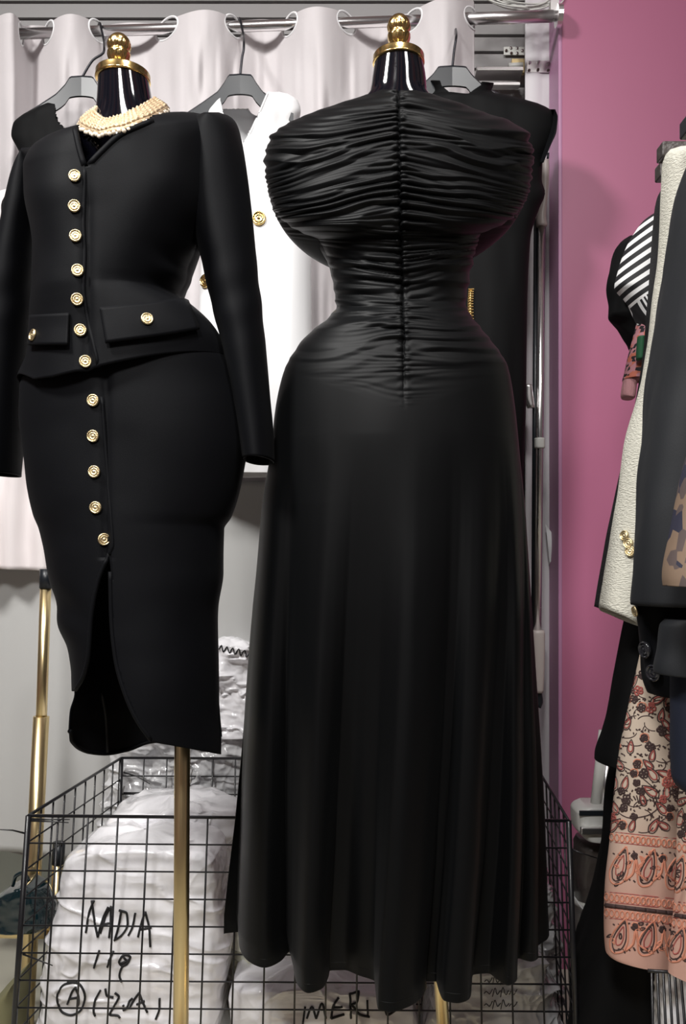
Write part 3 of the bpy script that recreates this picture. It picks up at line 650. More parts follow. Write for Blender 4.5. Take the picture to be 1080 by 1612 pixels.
# ------------------------------------------------------------------ wire basket
bk_ = thing('wire_basket', 'large black wire grid basket on the floor behind the dress forms', 'basket', (P(470, 1500, 1.52).x, 1.7, 0))
BF, BB = 1.53, 1.97
FT = [P(45, 1284, BF), P(895, 1292, BF-.01)]
FBt = [Vector((P(12, 1800, BF).x, BF, .03)), Vector((P(912, 1800, BF-.01).x, BF-.01, .03))]
BT = [P(191, 1193, BB), P(838, 1196, BB)]; BBt = [Vector((BT[0].x-.02, BB, .03)), Vector((BT[1].x+.02, BB, .03))]
def grid_panel(name, a, b, c, d, nx, ny, parent, first=1.0):
    """a top left, b top right, c bottom right, d bottom left"""
    pl = []
    for i in range(nx+1): t = i/nx; pl.append(([a.lerp(b, t), d.lerp(c, t)], .0018 if 0 < i < nx else .003))
    for j in range(ny+1): t = j/ny; pl.append(([a.lerp(d, t), b.lerp(c, t)], .0015 if 0 < j < ny else .003))
    v, f = merge([tube_data(q, r, 6) for q, r in pl]); return mk(name, v, f, WIRE, parent)
grid_panel('front_panel', FT[0], FT[1], FBt[1], FBt[0], 18, 11, bk_)
grid_panel('back_panel', BT[0], BT[1], BBt[1], BBt[0], 18, 13, bk_)
grid_panel('side_panel', FT[0], BT[0], BBt[0], FBt[0], 9, 11, bk_); grid_panel('side_panel', FT[1], BT[1], BBt[1], FBt[1], 9, 11, bk_)
grid_panel('bottom_panel', FBt[0], FBt[1], BBt[1], BBt[0], 18, 9, bk_)
for a, b in ((FT[0], FBt[0]), (FT[1], FBt[1]), (BT[0], BBt[0]), (BT[1], BBt[1])): tube('corner_post', [a, b], .0052, WIRE, bk_)
c = FT[0]
for pp in ([(48, 1289, BF), (75, 1290, BF), (110, 1290, BF-.005)], [(48, 1292, BF), (75, 1293, BF), (108, 1295, BF-.01)], [(40, 1312, BF), (20, 1307, BF-.01), (0, 1306, BF-.02)], [(36, 1502, BF), (62, 1512, BF-.01), (83, 1520, BF-.02)], [(893, 1334, BF), (915, 1343, BF-.01), (940, 1351, BF-.01)], [(195, 1216, BB), (215, 1222, BB-.01), (236, 1234, BB-.02)], [(195, 1248, BB), (215, 1248, BB-.01), (240, 1247, BB-.02)]):
    tube('cable_tie', [P(*q) for q in pp], [.0018, .0014, .0008], WIRE, bk_, 6)

# ------------------------------------------------------------------ plastic-wrapped parcels
def parcel(name, label, rows, D, hd, mat, s, amp=.01, sc=9, p=.45, group=None, cat='bag', nv=230, nu=320, strokes=None, ink_r=.0021):
    def ds(px, py, a, V):
        X_, Z_ = V[..., 0], V[..., 2]; wx = .35*fbm(X_*6, Z_*6, s+21, 2); r1 = 1-np.abs(fbm(X_*sc*1.1+wx*4, Z_*sc*1.6+X_*5, s+31, 2)); r2 = 1-np.abs(fbm(X_*sc*2.6-Z_*9, Z_*sc*2.2+wx*6, s+41, 2))
        return ds0(px, py, a, V)+amp*(.75*np.clip(r1, 0, 1)**5+.4*np.clip(r2, 0, 1)**5*(vn(X_*9, Z_*9, s+51)+.6))
    ds0 = lambda px, py, a, V: amp*(fbm(V[..., 0]*sc+a, V[..., 2]*sc, s, 4)-.5*np.abs(fbm(V[..., 0]*sc*1.7+V[..., 2]*8, V[..., 2]*sc*1.1, s+9, 3)))
    V, a = loft_grid(rows, D, hd, nu, nv, p, ds)
    for (r0, r1, end) in ((0, 1, 0), (nv-1, nv-2, 1)):
        pass
    c = V[:1].mean(1, keepdims=True); T = [c*(1-k)+V[:1]*k+np.array([0, 0, .012*(1-k**2)]) for k in (.02, .35, .65, .88)]
    c = V[-1:].mean(1, keepdims=True); Bq = [c*(1-k)+V[-1:]*k for k in (.85, .4, .02)]
    for g in T[1:]:
        px, py = proj(g); g[..., 2] += .010*vn(g[..., 0]*40, g[..., 1]*40, s+3)
    V = np.concatenate(T+[V]+Bq, 0)
    if strokes is None:
        o = grid_obj(name, V, mat, None); tag(o, label, cat, group); return o
    t = thing(name, label, cat, (V[..., 0].mean(), D, V[..., 2].min()), group)
    o = grid_obj('plastic_wrap', V, mat, t)
    for i, (nm, ss) in enumerate(strokes):
        dat = []
        for st in ss:
            q = on(o, st, .0012, 5)
            if len(q) > 1: dat.append(tube_data(q, ink_r, 6))
        if dat: v, f = merge(dat); mk(nm, v, f, INK, o)
    return t
# letter strokes in px: NADIA / 11p / circled A, 42:A
def cr(x0, y0, pts): return [(x0+x/2.348, y0+y/2.348) for x, y in pts]
L_ = lambda pts: cr(0, 1160, pts)
nadia = [[(318, 724), (330, 650), (348, 604)], [(340, 604), (350, 680), (362, 740)], [(362, 740), (378, 680), (400, 628)],
         [(372, 725), (392, 660), (412, 625)], [(412, 625), (410, 680), (404, 742)], [(380, 695), (412, 688)],
         [(448, 645), (438, 700), (425, 750)], [(440, 640), (468, 650), (472, 690), (448, 735), (422, 752)],
         [(500, 650), (490, 700), (474, 735)], [(510, 740), (525, 680), (537, 645)], [(537, 645), (552, 710), (556, 776)], [(520, 712), (560, 704)]]
nad2 = [[(368, 788), (356, 825), (348, 852)], [(420, 790), (405, 825), (398, 850)], [(455, 812), (470, 830), (455, 846), (440, 830), (460, 805), (482, 812), (470, 838), (452, 850), (442, 880), (450, 905)], [(446, 838), (478, 822)]]
nad3 = [[(286, 905), (240, 915), (212, 960), (225, 1010), (262, 1028), (300, 1008), (314, 960), (290, 912), (250, 905)], [(250, 985), (268, 940), (280, 925)], [(280, 925), (292, 960), (290, 990)], [(255, 968), (292, 962)],
        [(372, 935), (350, 980), (346, 1010), (352, 1030)], [(390, 930), (395, 955), (420, 962)], [(425, 945), (440, 960), (425, 990), (405, 1025), (436, 1030), (444, 1038)], [(455, 990), (458, 996)], [(455, 1010), (470, 1000), (480, 975), (490, 965)],
        [(480, 1000), (500, 965), (515, 945)], [(515, 945), (530, 985), (545, 1018)], [(505, 990), (535, 975)], [(590, 965), (590, 1000), (575, 1045)]]
parcel('plastic_parcel', 'big white plastic parcel marked NADIA at the left of the basket', [(1318, 130, 1312, 320), (1326, 112, 1322, 345), (1345, 102, 1345, 355), (1420, 90, 1420, 358), (1520, 72, 1520, 360), (1620, 56, 1620, 362), (1684, 46, 1684, 366)],
       1.68, .10, PLAS, 101, .0085, 8, .4, 'plastic parcels in the wire basket', strokes=[('handwriting', [L_(q) for q in s]) for s in (nadia, nad2, nad3)])
K = lambda pts: [(330+x*.5278, 1400+y*.5278) for x, y in pts]
meri = [[(285, 350), (278, 402)], [(290, 385), (305, 350), (318, 385)], [(318, 385), (335, 340), (347, 385)], [(385, 322), (368, 350), (362, 385)], [(370, 352), (395, 350)], [(362, 385), (392, 375), (402, 372)],
        [(418, 310), (420, 350), (422, 384)], [(418, 312), (445, 305), (440, 335), (420, 345)], [(425, 345), (450, 375), (478, 380)], [(470, 330), (472, 375)], [(520, 345), (530, 375), (565, 352)]]
parcel('plastic_parcel', 'pale plastic parcel marked MERI in the middle of the basket below the gown hem', [(1528, 372, 1522, 560), (1534, 362, 1530, 600), (1560, 360, 1552, 640), (1620, 362, 1620, 660), (1690, 366, 1690, 660)],
       1.66, .095, PLAS, 111, .008, 8, .5, 'plastic parcels in the wire basket', strokes=[('handwriting', [K(q) for q in meri])])
parcel('plastic_parcel', 'creamy crumpled plastic parcel beside the NADIA parcel, under the gown hem', [(1452, 372, 1452, 470), (1470, 368, 1470, 500), (1500, 366, 1500, 520), (1530, 366, 1530, 530), (1640, 366, 1640, 530)], 1.78, .08, YEL, 121, .014, 12, .7, 'plastic parcels in the wire basket')
sc1 = [[(762+i*13, 1545+j*19+6*math.sin(i)), (766+i*13, 1538+j*19+4*math.cos(i*2)), (770+i*13, 1546+j*19), (775+i*13, 1538+j*19+3*math.sin(i))] for i in range(4) for j in range(3)]
parcel('plastic_parcel', 'clear plastic parcel with small scribbles at the right of the basket', [(1500, 690, 1470, 840), (1520, 680, 1490, 862), (1560, 672, 1560, 870), (1620, 668, 1620, 876), (1684, 668, 1684, 880)], 1.68, .09, CLR, 131, .012, 11, .5, 'plastic parcels in the wire basket', strokes=[('handwriting', sc1)], ink_r=.0007)
parcel('plastic_parcel', 'crumpled white plastic parcel by the right rim of the basket', [(1378, 800, 1378, 850), (1392, 790, 1390, 868), (1430, 784, 1430, 876), (1490, 780, 1490, 880), (1632, 780, 1632, 880)], 1.80, .08, CLR, 141, .016, 14, .7, 'plastic parcels in the wire basket')
parcel('plastic_parcel', 'white plastic parcel lying at the back of the basket above the NADIA parcel', [(1262, 200, 1258, 350), (1270, 178, 1264, 375), (1290, 168, 1285, 390), (1330, 160, 1330, 395), (1400, 155, 1400, 400), (1618, 155, 1618, 400)], 1.84, .10, PLAS, 151, .012, 10, .6, 'plastic parcels in the wire basket')
parcel('plastic_sack', 'shiny clear plastic sack behind the basket, under the suit skirt', [(1150, 205, 1150, 330), (1162, 178, 1160, 372), (1200, 166, 1200, 396), (1300, 160, 1300, 400), (1420, 160, 1420, 405), (1560, 160, 1560, 405)], 2.02, .035, CLR, 161, .014, 13, .6, 'plastic sacks behind the basket')
sc2 = [[(345+i*9, 1022+2*i+4*math.sin(i*3)), (349+i*9, 1016+2*i), (352+i*9, 1026+2*i), (356+i*9, 1020+2*i)] for i in range(5)]
parcel('plastic_sack', 'white scribbled plastic sack standing highest, between skirt and gown', [(1012, 322, 1016, 400), (1024, 312, 1026, 412), (1060, 305, 1060, 420), (1140, 300, 1140, 424), (1158, 300, 1158, 424)], 2.02, .033, PLAS, 171, .013, 15, .6, 'plastic sacks behind the basket', strokes=[('handwriting', sc2)], ink_r=.0014)

# ------------------------------------------------------------------ left rack and things on the floor
gr = thing('garment_rack', 'gold tubular garment rack post standing at the left of the basket', 'rack', (P(48, 1500, 1.86).x, 1.86, 0))
DR = 1.86; fz = P(0, 0, DR)
tube('upper_tube', [P(72, 920, DR), P(62, 1230, DR)], .0115, GOLDP, gr, 24)
tube('lower_tube', [P(65, 1128, DR), Vector((P(40, 1626, DR).x, DR, 0))], .0165, GOLDP, gr, 24)
tube('tube_cap', [P(73, 896, DR), P(72, 926, DR)], .0135, HNG, gr, 20)
tube('lower_bar', [P(-40, 1467, DR), P(92, 1469, DR)], .012, GOLDP, gr, 20)
tube('short_tube', [P(92, 1330, DR-.01), P(80, 1620, DR-.01)], .011, GOLDP, gr, 20)
tube('short_tube_cap', [P(93, 1326, DR-.01), P(91, 1360, DR-.01)], .013, HNG, gr, 20)
hb_ = thing('handbag', 'glossy dark teal handbag at the far left behind the basket', 'handbag', P(40, 1458, 1.78))
loft('bag_body', [(1392, 20, 1385, 60), (1402, 0, 1396, 78), (1425, -18, 1420, 86), (1450, -24, 1448, 88), (1456, -18, 1456, 80)], 1.78, .05, TEAL, hb_, 64, 40, .7, lambda px, py, a, V: .006*fbm(V[..., 0]*25, V[..., 2]*25, 5), cap_top=True, cap_bot=True)
tube('handle', smooth_path([P(20, 1394, 1.76), P(26, 1378, 1.75), P(36, 1374, 1.75), P(46, 1386, 1.76)], 6), .004, TEAL, hb_)
ov = loft('storage_pouch', [(1535, 24, 1532, 40), (1548, 4, 1545, 46), (1580, -20, 1580, 48), (1684, -40, 1684, 50)], 1.72, .06, OLV, None, 48, 30, .8, lambda px, py, a, V: .004*fbm(V[..., 0]*20, V[..., 2]*20, 6), cap_top=True, cap_bot=True)
tag(ov, 'olive cloth pouch at the bottom left corner outside the basket', 'pouch')

# ------------------------------------------------------------------ wall hardware, cables, pole
def plate(label, x0, y0, x1, y1, D, holes):
    t = thing('bracket_plate', label, 'bracket', P((x0+x1)/2, y1, D))
    pbox('plate', x0, y0, x1, y1, D, .003, CHR if D < 2.27 else GRW, t, .0008)
    for hx_, hy_ in holes:
        c = P(hx_, hy_, D-.002); tube('screw', [c, c+Vector((0, -.0025, 0))], .0035, STL if (hx_*7) % 2 < 1 else DKP, t, 10)
plate('white drilled bracket plate on the grey slats near the top right', 793, 74, 826, 87, WB-.02, [(797, 80), (804, 76), (805, 84), (814, 76), (814, 84), (822, 80)])
plate('steel hinge plate screwed to the white board by the pink wall', 829, 96, 865, 114, 2.245, [(834, 99), (833, 111), (848, 98), (847, 110), (862, 101), (863, 111)])
lt = thing('door_latch', 'small brass and white latch on the grey slats below the bracket plate', 'latch', P(812, 110, 2.29))
v, f = tube_data([P(801, 104, 2.28), P(823, 103, 2.28)], .0075, 14); mk('bolt', [tuple(q) for q in v], f, GRW, lt)
pbox('latch_back', 805, 94, 826, 117, 2.3, .014, GOLDP, lt, .002)
ld = thing('wall_ledge', 'narrow steel ledge across the grey slats behind the mock-neck dress', 'ledge', P(780, 120, 2.3))
pbox('ledge_top', 748, 113, 821, 119, 2.27, .05, STL, ld, .001); pbox('ledge_front', 760, 132, 818, 137, 2.28, .02, STL, ld, .001)
cb = thing('cable_coil', 'coil of thin white cables hooked above the rail end at top right', 'cable', P(822, 16, 2.16))
for i in range(9):
    a, b = 52+random.random()*22, 18+random.random()*13; cx_, cy_ = 822+random.uniform(-8, 8), -12+random.uniform(-3, 3)
    pts = [P(cx_+a*math.cos(t), cy_+b*math.sin(t)+6*math.cos(t), 2.14+.012*math.sin(t*2+i)+i*.004) for t in np.linspace(0, 2*PI, 40, endpoint=False)]
    tube('cable_loop', pts, .0018, GRW, cb, 6, True)
tp = thing('telescopic_pole', 'upright steel telescopic pole with beige fittings between gown and pink wall', 'pole', P(847, 1110, 2.15))
DP = 2.15
tube('steel_tube', [P(853, 340, DP), P(846, 1000, DP)], .0095, CHR, tp, 20)
tube('steel_tube', [P(844, 345, DP+.01), P(840, 1000, DP+.01)], .0062, HNG, tp, 16)
loft('hook_grip', [(250, 851, 250, 864), (262, 850, 262, 865), (290, 849, 290, 864), (312, 849, 312, 862), (340, 844, 340, 860), (354, 844, 354, 862)], DP-.005, .014, BEI, tp, 24, 30, 1, cap_top=True, cap_bot=True)
v, f = merge([tube_data([P(853, 252, DP), P(852, 241, DP)], .003, 8), tube_data([P(862, 252, DP), P(863, 241, DP)], .003, 8)]); mk('hook_prong', v, f, HNG, tp)
loft('side_clip', [(606, 825, 606, 838), (625, 824, 625, 840), (642, 830, 642, 842)], DP-.004, .012, STL, tp, 20, 10, .8, cap_top=True, cap_bot=True)
loft('collar_clip', [(690, 841, 690, 857), (692, 841, 692, 858), (704, 841, 704, 858), (706, 842, 706, 857)], DP-.003, .014, GRW, tp, 24, 10, .8, cap_top=True, cap_bot=True)
loft('lower_grip', [(992, 837, 992, 857), (996, 836, 996, 858), (1085, 838, 1085, 856), (1090, 840, 1090, 855)], DP-.003, .016, BEI, tp, 24, 20, .8, cap_top=True, cap_bot=True)
loft('tip', [(1090, 843, 1090, 853), (1104, 842, 1104, 855), (1114, 847, 1114, 852)], DP-.003, .01, HNG, tp, 16, 10, 1, cap_top=True, cap_bot=True)

# ------------------------------------------------------------------ right: clothes rack seen end on
rk = thing('clothes_rack', 'black metal clothes rail at the far right edge carrying the row of garments', 'rack', (P(1130, 200, 1.5).x, 1.3, 0))
rz = 1.0+.645
rx = .83
tube('rail', [Vector((rx, .9, rz+.09)), Vector((rx, 1.98, rz+.09))], .0125, HNG, rk, 16)
for yy in (.95, 1.95): tube('upright', [Vector((rx, yy, 0)), Vector((rx, yy, rz+.09))], .0125, HNG, rk, 16)
def wrk(sc, amp, s, vert=3): return lambda px, py, a, V: amp*fbm(V[..., 0]*sc+V[..., 1]*sc, V[..., 2]*sc/vert, s, 3)
def garment(name, label, cat, rows, D, hd, mat, s, amp=.006, p=.9, sc=12, vert=3, group=None, nu=90, nv=110, part='garment_body', **k):
    t = thing(name, label, cat, P(rows[-1][1]+20, rows[-1][0], D), group)
    return t, loft(part, rows, D, hd, mat, t, nu, nv, p, wrk(sc, amp, s, vert), cap_top=True, cap_bot=False, solid=.002, **k)
for i, (x0, x1, y0, y1, D) in enumerate(((1038, 1085, 228, 252, 1.42), (1035, 1080, 259, 283, 1.5), (1075, 1110, 187, 214, 1.3))):
    lab = ['dark hanger end, upper of the two poking out beside the cream coat', 'dark hanger end, lower of the two poking out beside the cream coat', 'dark hanger end at the far right edge above the others'][i]
    t = thing('clothes_hanger', lab, 'hanger', P(x0, y0, D), 'hangers on the right rack')
    pbox('hanger_body', x0, y0, x1+40, y1, D, .03, BRN if i < 2 else HNG, t, .003)
    a = P((x0+x1)/2+40, y0, D); tube('hook', [a, Vector((rx, D, rz+.07))], .0025, HOOK, t, 8)
t, b_ = garment('blouse', 'black puff-sleeved blouse hanging farthest back on the right rack', 'blouse', [(372, 985, 380, 1010), (384, 970, 392, 1030), (410, 961, 415, 1040), (450, 953, 450, 1045), (480, 957, 480, 1045), (495, 957, 500, 1045), (510, 972, 515, 1040), (540, 992, 548, 1035), (555, 1005, 560, 1030)], 1.66, .05, BLK2, 201, .008)
t, b_ = garment('blouse', 'black and white diagonally striped blouse on the right rack', 'blouse', [(335, 1026, 335, 1050), (350, 1008, 350, 1055), (375, 992, 375, 1058), (400, 980, 400, 1058), (425, 972, 425, 1058), (448, 967, 448, 1058), (460, 978, 460, 1055), (480, 992, 480, 1052), (510, 1008, 510, 1048), (525, 1014, 525, 1045)], 1.58, .04, STR, 211, .006)
t, b_ = garment('cardigan', 'pink and black floral knit cardigan with pink rib cuff on the right rack', 'cardigan', [(500, 1006, 500, 1045), (530, 998, 530, 1040), (560, 990, 560, 1035), (590, 983, 590, 1030), (598, 981, 598, 1028)], 1.6, .03, PFL, 221, .003, part='sleeve')
loft('cuff', [(594, 981, 596, 1012), (600, 980, 602, 1004), (622, 977, 627, 1000), (625, 978, 629, 998)], 1.6, .02, PKR, t, 40, 20, .9, cap_top=True, cap_bot=True)
loft('green_trim', [(530, 1003, 530, 1016), (560, 1001, 560, 1014), (566, 1001, 566, 1012)], 1.56, .01, GRN, t, 20, 14, .9, cap_top=True, cap_bot=True)
t, b_ = garment('cardigan', 'black ribbed knit cardigan behind the cream coat', 'cardigan', [(294, 1040, 300, 1060), (305, 1034, 310, 1070), (340, 1031, 340, 1075), (450, 1024, 450, 1075), (560, 1014, 560, 1070), (700, 985, 700, 1050), (850, 953, 850, 1030), (955, 936, 975, 1000)], 1.5, .04, BKNIT, 231, .003)
ct, co_ = garment('coat', 'cream textured tweed coat hanging on the right rack', 'coat', [(232, 1062, 230, 1090), (237, 1052, 234, 1120), (250, 1046, 250, 1130), (290, 1045, 290, 1130), (400, 1040, 400, 1125), (500, 1028, 500, 1115), (620, 1008, 620, 1090), (700, 986, 702, 1070), (850, 961, 862, 1040), (950, 942, 982, 1020), (957, 941, 988, 1018)], 1.40, .05, TWD, 241, .005)
for x, y in ((987, 844), (992, 856), (994, 868)): put_button(co_, ct, x, y, BM, 'gold_button', .004)
bt, bo = garment('blazer', 'dark midnight wool blazer, long and smooth, in front of the cream coat', 'blazer', [(240, 1084, 240, 1130), (252, 1078, 252, 1160), (330, 1064, 330, 1190), (500, 1040, 500, 1200), (680, 1012, 680, 1210), (810, 996, 810, 1215), (900, 992, 900, 1215), (944, 990, 950, 1215), (952, 991, 956, 1215)], 1.24, .07, NAVY, 251, .008)
tt, to_ = garment('scarf', 'tan and grey block-printed cloth at the far right edge over the blazer', 'scarf', [(700, 1085, 700, 1180), (760, 1068, 760, 1180), (850, 1054, 850, 1180), (910, 1045, 915, 1180), (922, 1046, 930, 1180)], 1.08, .04, TAN, 261, .004)
t, b_ = garment('skirt', 'black straight skirt whose hem ends above the white mop head', 'skirt', [(930, 1000, 930, 1080), (960, 990, 960, 1080), (1060, 966, 1060, 1080), (1150, 945, 1160, 1060), (1190, 935, 1212, 1040), (1196, 935, 1220, 1035)], 1.46, .05, BLK2, 271, .004)
t, b_ = garment('evening_gown', 'black floor-length gown hanging behind the paisley skirt', 'dress', [(1180, 972, 1180, 1090), (1240, 964, 1240, 1100), (1320, 956, 1320, 1110), (1430, 940, 1430, 1120), (1520, 914, 1520, 1130), (1620, 894, 1620, 1140), (1740, 880, 1740, 1150)], 1.56, .08, BLK2, 281, .02, sc=16, vert=10)
# navy jacket with horn buttons, charcoal sleeve, navy trousers
nj, no = garment('jacket', 'black jacket with large dark round buttons below the blazer hem', 'jacket', [(930, 990, 930, 1150), (960, 994, 960, 1150), (1010, 1002, 1010, 1150), (1060, 1010, 1060, 1150), (1085, 1020, 1092, 1150), (1092, 1024, 1098, 1150)], 1.3, .05, BLK, 291, .006)
put_button(no, nj, 1020, 1022, BMD, off=.002); put_button(no, nj, 1032, 1058, BMD, off=.002); put_button(no, nj, 1006, 961, BM, 'gold_button', .004)
loft('sleeve', [(975, 1046, 975, 1120), (985, 1038, 985, 1130), (1020, 1034, 1020, 1130), (1055, 1028, 1062, 1130), (1060, 1029, 1066, 1130)], 1.2, .035, NAVY, nj, 50, 40, .9, cap_top=True, cap_bot=True)
t, b_ = garment('trousers', 'navy trousers at the right edge over the paisley skirt', 'trousers', [(1060, 1056, 1060, 1160), (1120, 1057, 1120, 1160), (1220, 1059, 1222, 1160), (1238, 1066, 1244, 1160), (1242, 1070, 1248, 1160)], 1.22, .04, NAV2, 301, .004)
# paisley skirts: printed motifs follow the cloth surface
def motif_cloth(name, label, cat, rows, D, hd, s, motifs_fn):
    ds = wrk(13, .012, s, 8); V, a = loft_grid(rows, D, hd, 110, 160, .9, ds)
    tmp = grid_obj('tmp', V, PAIS, None); groups = motifs_fn(tmp)
    nv, nu = V.shape[:2]; vv = [tuple(q) for q in V.reshape(-1, 3)]; ff = grid_faces(nv, nu); mi = [0]*len(ff); mats = [PAIS, DKP, RED, ORG]
    ff.append(tuple(range(nu))[::-1]); mi.append(0)
    for k, lines in groups:
        for r, pts in lines:
            r *= 1.3; q = on(tmp, pts, -.25*r, 4)
            if len(q) < 2: continue
            a_, b2 = tube_data(q, r, 5); o = len(vv); vv += [tuple(z) for z in a_]; ff += [tuple(i+o for i in z) for z in b2]; mi += [k]*len(b2)
    bpy.data.objects.remove(tmp); V0 = np.array(vv)
    ob = mk(name, V0, ff, PAIS, None, mats=mats, midx=mi); return tag(ob, label, cat)
def tear(x, y, w, h, ang=0, n=12):
    o = []
    for i in range(n+1):
        t = 2*PI*i/n; r = (1-math.sin(t/2)**6*.15); a, b = w*math.sin(t)*math.sin(t/2), -h*math.cos(t)
        o.append((x+a*math.cos(ang)-b*math.sin(ang), y+a*math.sin(ang)+b*math.cos(ang)))
    return o
def circ(x, y, r, n=8, e=1): return [(x+r*math.cos(2*PI*i/n), y+r*e*math.sin(2*PI*i/n)) for i in range(n+1)]
def motifs(x0, x1, seed, dy=0):
    def fn(tmp):
        R = random.Random(seed); dk, rd, og = [], [], []
        def flower(x, y, r, col):
            for k in range(5):
                a = k*1.256+R.random(); col.append((.0014, circ(x+r*math.cos(a), y+r*math.sin(a), r*.6)))
            dk.append((.0012, circ(x, y, r*.25))); og.append((.001, circ(x+1, y-1, r*1.9, 7)) if R.random() < .3 else (.0008, circ(x, y, r*.5)))
        # upper area: sprays, curls and flowers
        y = 1062
        while y < 1304+dy:
            x = x0+R.random()*14
            while x < x1:
                t = R.random()
                if t < .3: flower(x, y, R.uniform(3.2, 5), dk if R.random() < .7 else rd)
                elif t < .55:
                    w = R.uniform(6, 9); A = R.uniform(-1.2, 1.2); rd.append((.0010, tear(x, y, w*.7, w*1.3, A))); dk.append((.0008, tear(x, y, w*1.1, w*1.8, A)))
                elif t < .75:
                    A = R.uniform(0, 6); dk.append((.0007, [(x+18*math.cos(A+k*.35)*.9, y+12*math.sin(A+k*.35)) for k in range(6)]))
                else:
                    for k in range(4):
                        a = R.uniform(0, 6); dk.append((.0011, [(x+k*4-6, y+3*math.sin(k*2)), (x+k*4-6+3.5*math.cos(a), y+3*math.sin(k*2)+3.5*math.sin(a))]))
                x += R.uniform(11, 18)
            y += R.uniform(11, 15)
        # big spray arc
        dk.append((.0009, [(x0-2, 1245), (x0+12, 1275), (x0+36, 1288), (x0+62, 1284), (x0+85, 1268)])); dk.append((.0009, [(x0, 1200), (x0+26, 1208), (x0+50, 1222), (x0+72, 1240)]))
        for q in range(12): dk.append((.001, [(x0+20+q*5, 1256+4*math.sin(q)), (x0+24+q*5, 1264+5*math.sin(q*1.3))]))
        for yb in (1317+dy, 1412+dy, 1437+dy):           # oval chains
            for k in range(16): og.append((.0011, circ(x0-2+k*8.2, yb+k*.9, 3.2, 8, 1.7)))
            for d_ in (-8, 8): rd.append((.0007, [(x0-4, yb+d_), (x0+30, yb+d_+3), (x0+66, yb+d_+7), (x0+120, yb+d_+12)]))
        for k in range(8): dk.append((.0028, [(x0-4+k*16, 1425+dy+k*1.9), (x0+12+k*16, 1427+dy+k*1.9)]))
        for yb, hh in ((1362+dy, 26), (1473+dy, 24)):   # large paisleys between the chains
            for k in range(18):
                xx, yy = x0+2+R.uniform(0, 120), yb+R.uniform(-hh, hh)+4
                (dk if R.random() < .5 else og).append((.0010, tear(xx, yy, 2.5, 4.5, R.uniform(0, 6), 8)))
            for k in range(3):
                cx_ = x0+20+k*44; dk.append((.001, tear(cx_, yb+4*k, 13, hh, .3))); rd.append((.001, tear(cx_, yb+4*k, 7, hh*.65, .3))); og.append((.0012, tear(cx_, yb+4*k, 18, hh*1.2, .3)))
                flower(cx_+22, yb-14+4*k, 3, dk); og.append((.0016, [(cx_+8, yb+24), (cx_+20, yb+12), (cx_+24, yb-10), (cx_+28, yb+12), (cx_+42, yb+24)]))
                for q in range(5): dk.append((.0011, [(cx_-12+q*8, yb-20+R.uniform(-4, 4)), (cx_-9+q*8, yb-16+R.uniform(-4, 4))])); dk.append((.0011, [(cx_-12+q*8, yb+20+R.uniform(-4, 4)), (cx_-9+q*8, yb+24+R.uniform(-4, 4))]))
        return ((1, dk), (2, rd), (3, og))
    return fn
motif_cloth('printed_skirt', 'cream and peach paisley-printed skirt hanging below the jackets, nearer the pink wall', 'skirt', [(1030, 1004, 1030, 1100), (1060, 999, 1060, 1100), (1130, 988, 1130, 1100), (1200, 978, 1200, 1100), (1300, 968, 1300, 1100), (1400, 960, 1400, 1100), (1480, 958, 1490, 1100), (1500, 959, 1512, 1100), (1504, 962, 1518, 1098)], 1.40, .035, 311, motifs(957, 1090, 5))
motif_cloth('printed_skirt', 'peach paisley-printed skirt panel hanging lowest at the right edge', 'skirt', [(1230, 1082, 1230, 1150), (1262, 1074, 1262, 1150), (1350, 1066, 1350, 1150), (1440, 1056, 1450, 1150), (1520, 1046, 1530, 1150), (1534, 1046, 1546, 1150)], 1.28, .035, 321, motifs(1047, 1110, 9, 14))

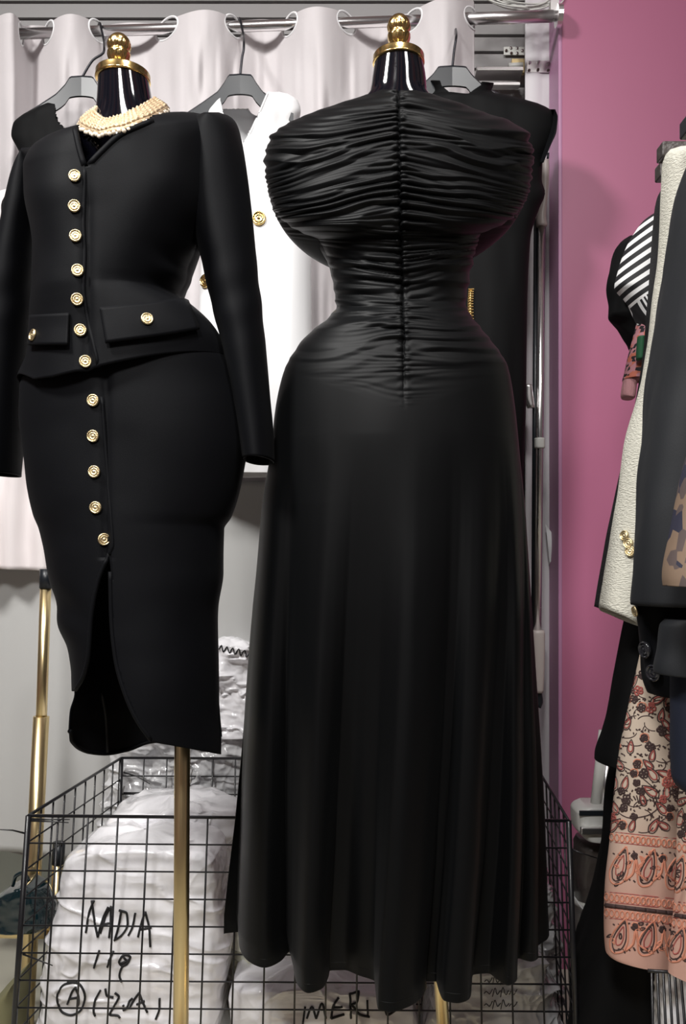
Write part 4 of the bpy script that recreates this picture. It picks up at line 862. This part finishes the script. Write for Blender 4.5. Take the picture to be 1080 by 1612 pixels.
# ------------------------------------------------------------------ mop, bucket, stand behind the right garments
mp2 = thing('flat_mop', 'grey-white mop press head with white handle beside the basket corner', 'mop', P(930, 1320, 1.75))
hnd = tube('handle', [P(951, 1150, 1.75), P(936, 1282, 1.75)], .0105, GRW, mp2, 20); tube('handle_channel', [P(957, 1190, 1.745), P(948, 1284, 1.745)], .0065, STL, hnd, 16)
loft('press_head', [(1264, 912, 1264, 950), (1268, 902, 1268, 962), (1274, 898, 1274, 972), (1298, 899, 1300, 972), (1310, 906, 1314, 970), (1316, 912, 1320, 968)], 1.75, .04, GRW, mp2, 60, 40, .45, cap_top=True, cap_bot=True)
pbox('slot', 912, 1276, 962, 1284, 1.709, .004, HNG, mp2, .001); pbox('sponge_edge', 914, 1302, 968, 1313, 1.705, .012, STL, mp2, .002)
bx = loft('leatherette_box', [(1322, 908, 1322, 972), (1330, 904, 1330, 974), (1400, 898, 1400, 974), (1500, 898, 1500, 974), (1648, 900, 1648, 972)], 1.80, .05, BRN, None, 60, 40, .4, lambda px, py, a, V: .004*fbm(V[..., 0]*25, V[..., 2]*25, 6), cap_top=True, cap_bot=True)
tag(bx, 'dark brown wrinkled leatherette box under the mop head', 'box')
bu = thing('bucket', 'pale plastic bucket with a thin wire handle standing at the basket corner', 'bucket', (P(930, 1500, 1.78).x, 1.78, 0))
cb_ = P(934, 1412, 1.78); hh = cb_.z
lathe('bucket_body', [(0, .034), (.005, .036), (hh-.012, .043), (hh-.01, .046), (hh, .046), (hh, .042), (hh-.02, .04)], (cb_.x, 1.78, 0), GRW, bu, 40)
tube('wire_handle', [P(899, 1405, 1.73), P(915, 1428, 1.725), P(934, 1450, 1.73)], .0018, WG, bu, 6)
# black wire shoe stand with white carrier bag, lower right corner
wb = parcel('carrier_bag', 'white carrier bag in the bottom right corner under the paisley skirts', [(1512, 1040, 1512, 1110), (1522, 1032, 1522, 1120), (1580, 1030, 1580, 1125), (1848, 1030, 1848, 1125)], 1.42, .04, PLAS, 181, .006, 12, .6)
ws = thing('wire_stand', 'black wire stand in front of the white carrier bag, bottom right', 'stand', P(1050, 1700, 1.33))
for i in range(6): tube('wire', [P(1026+i*9, 1528, 1.34), P(1034+i*14, 1918, 1.33)], .0022, WIRE, ws, 8)
tube('wire', [P(1020, 1528, 1.34), P(1090, 1532, 1.34)], .0028, WIRE, ws, 8)
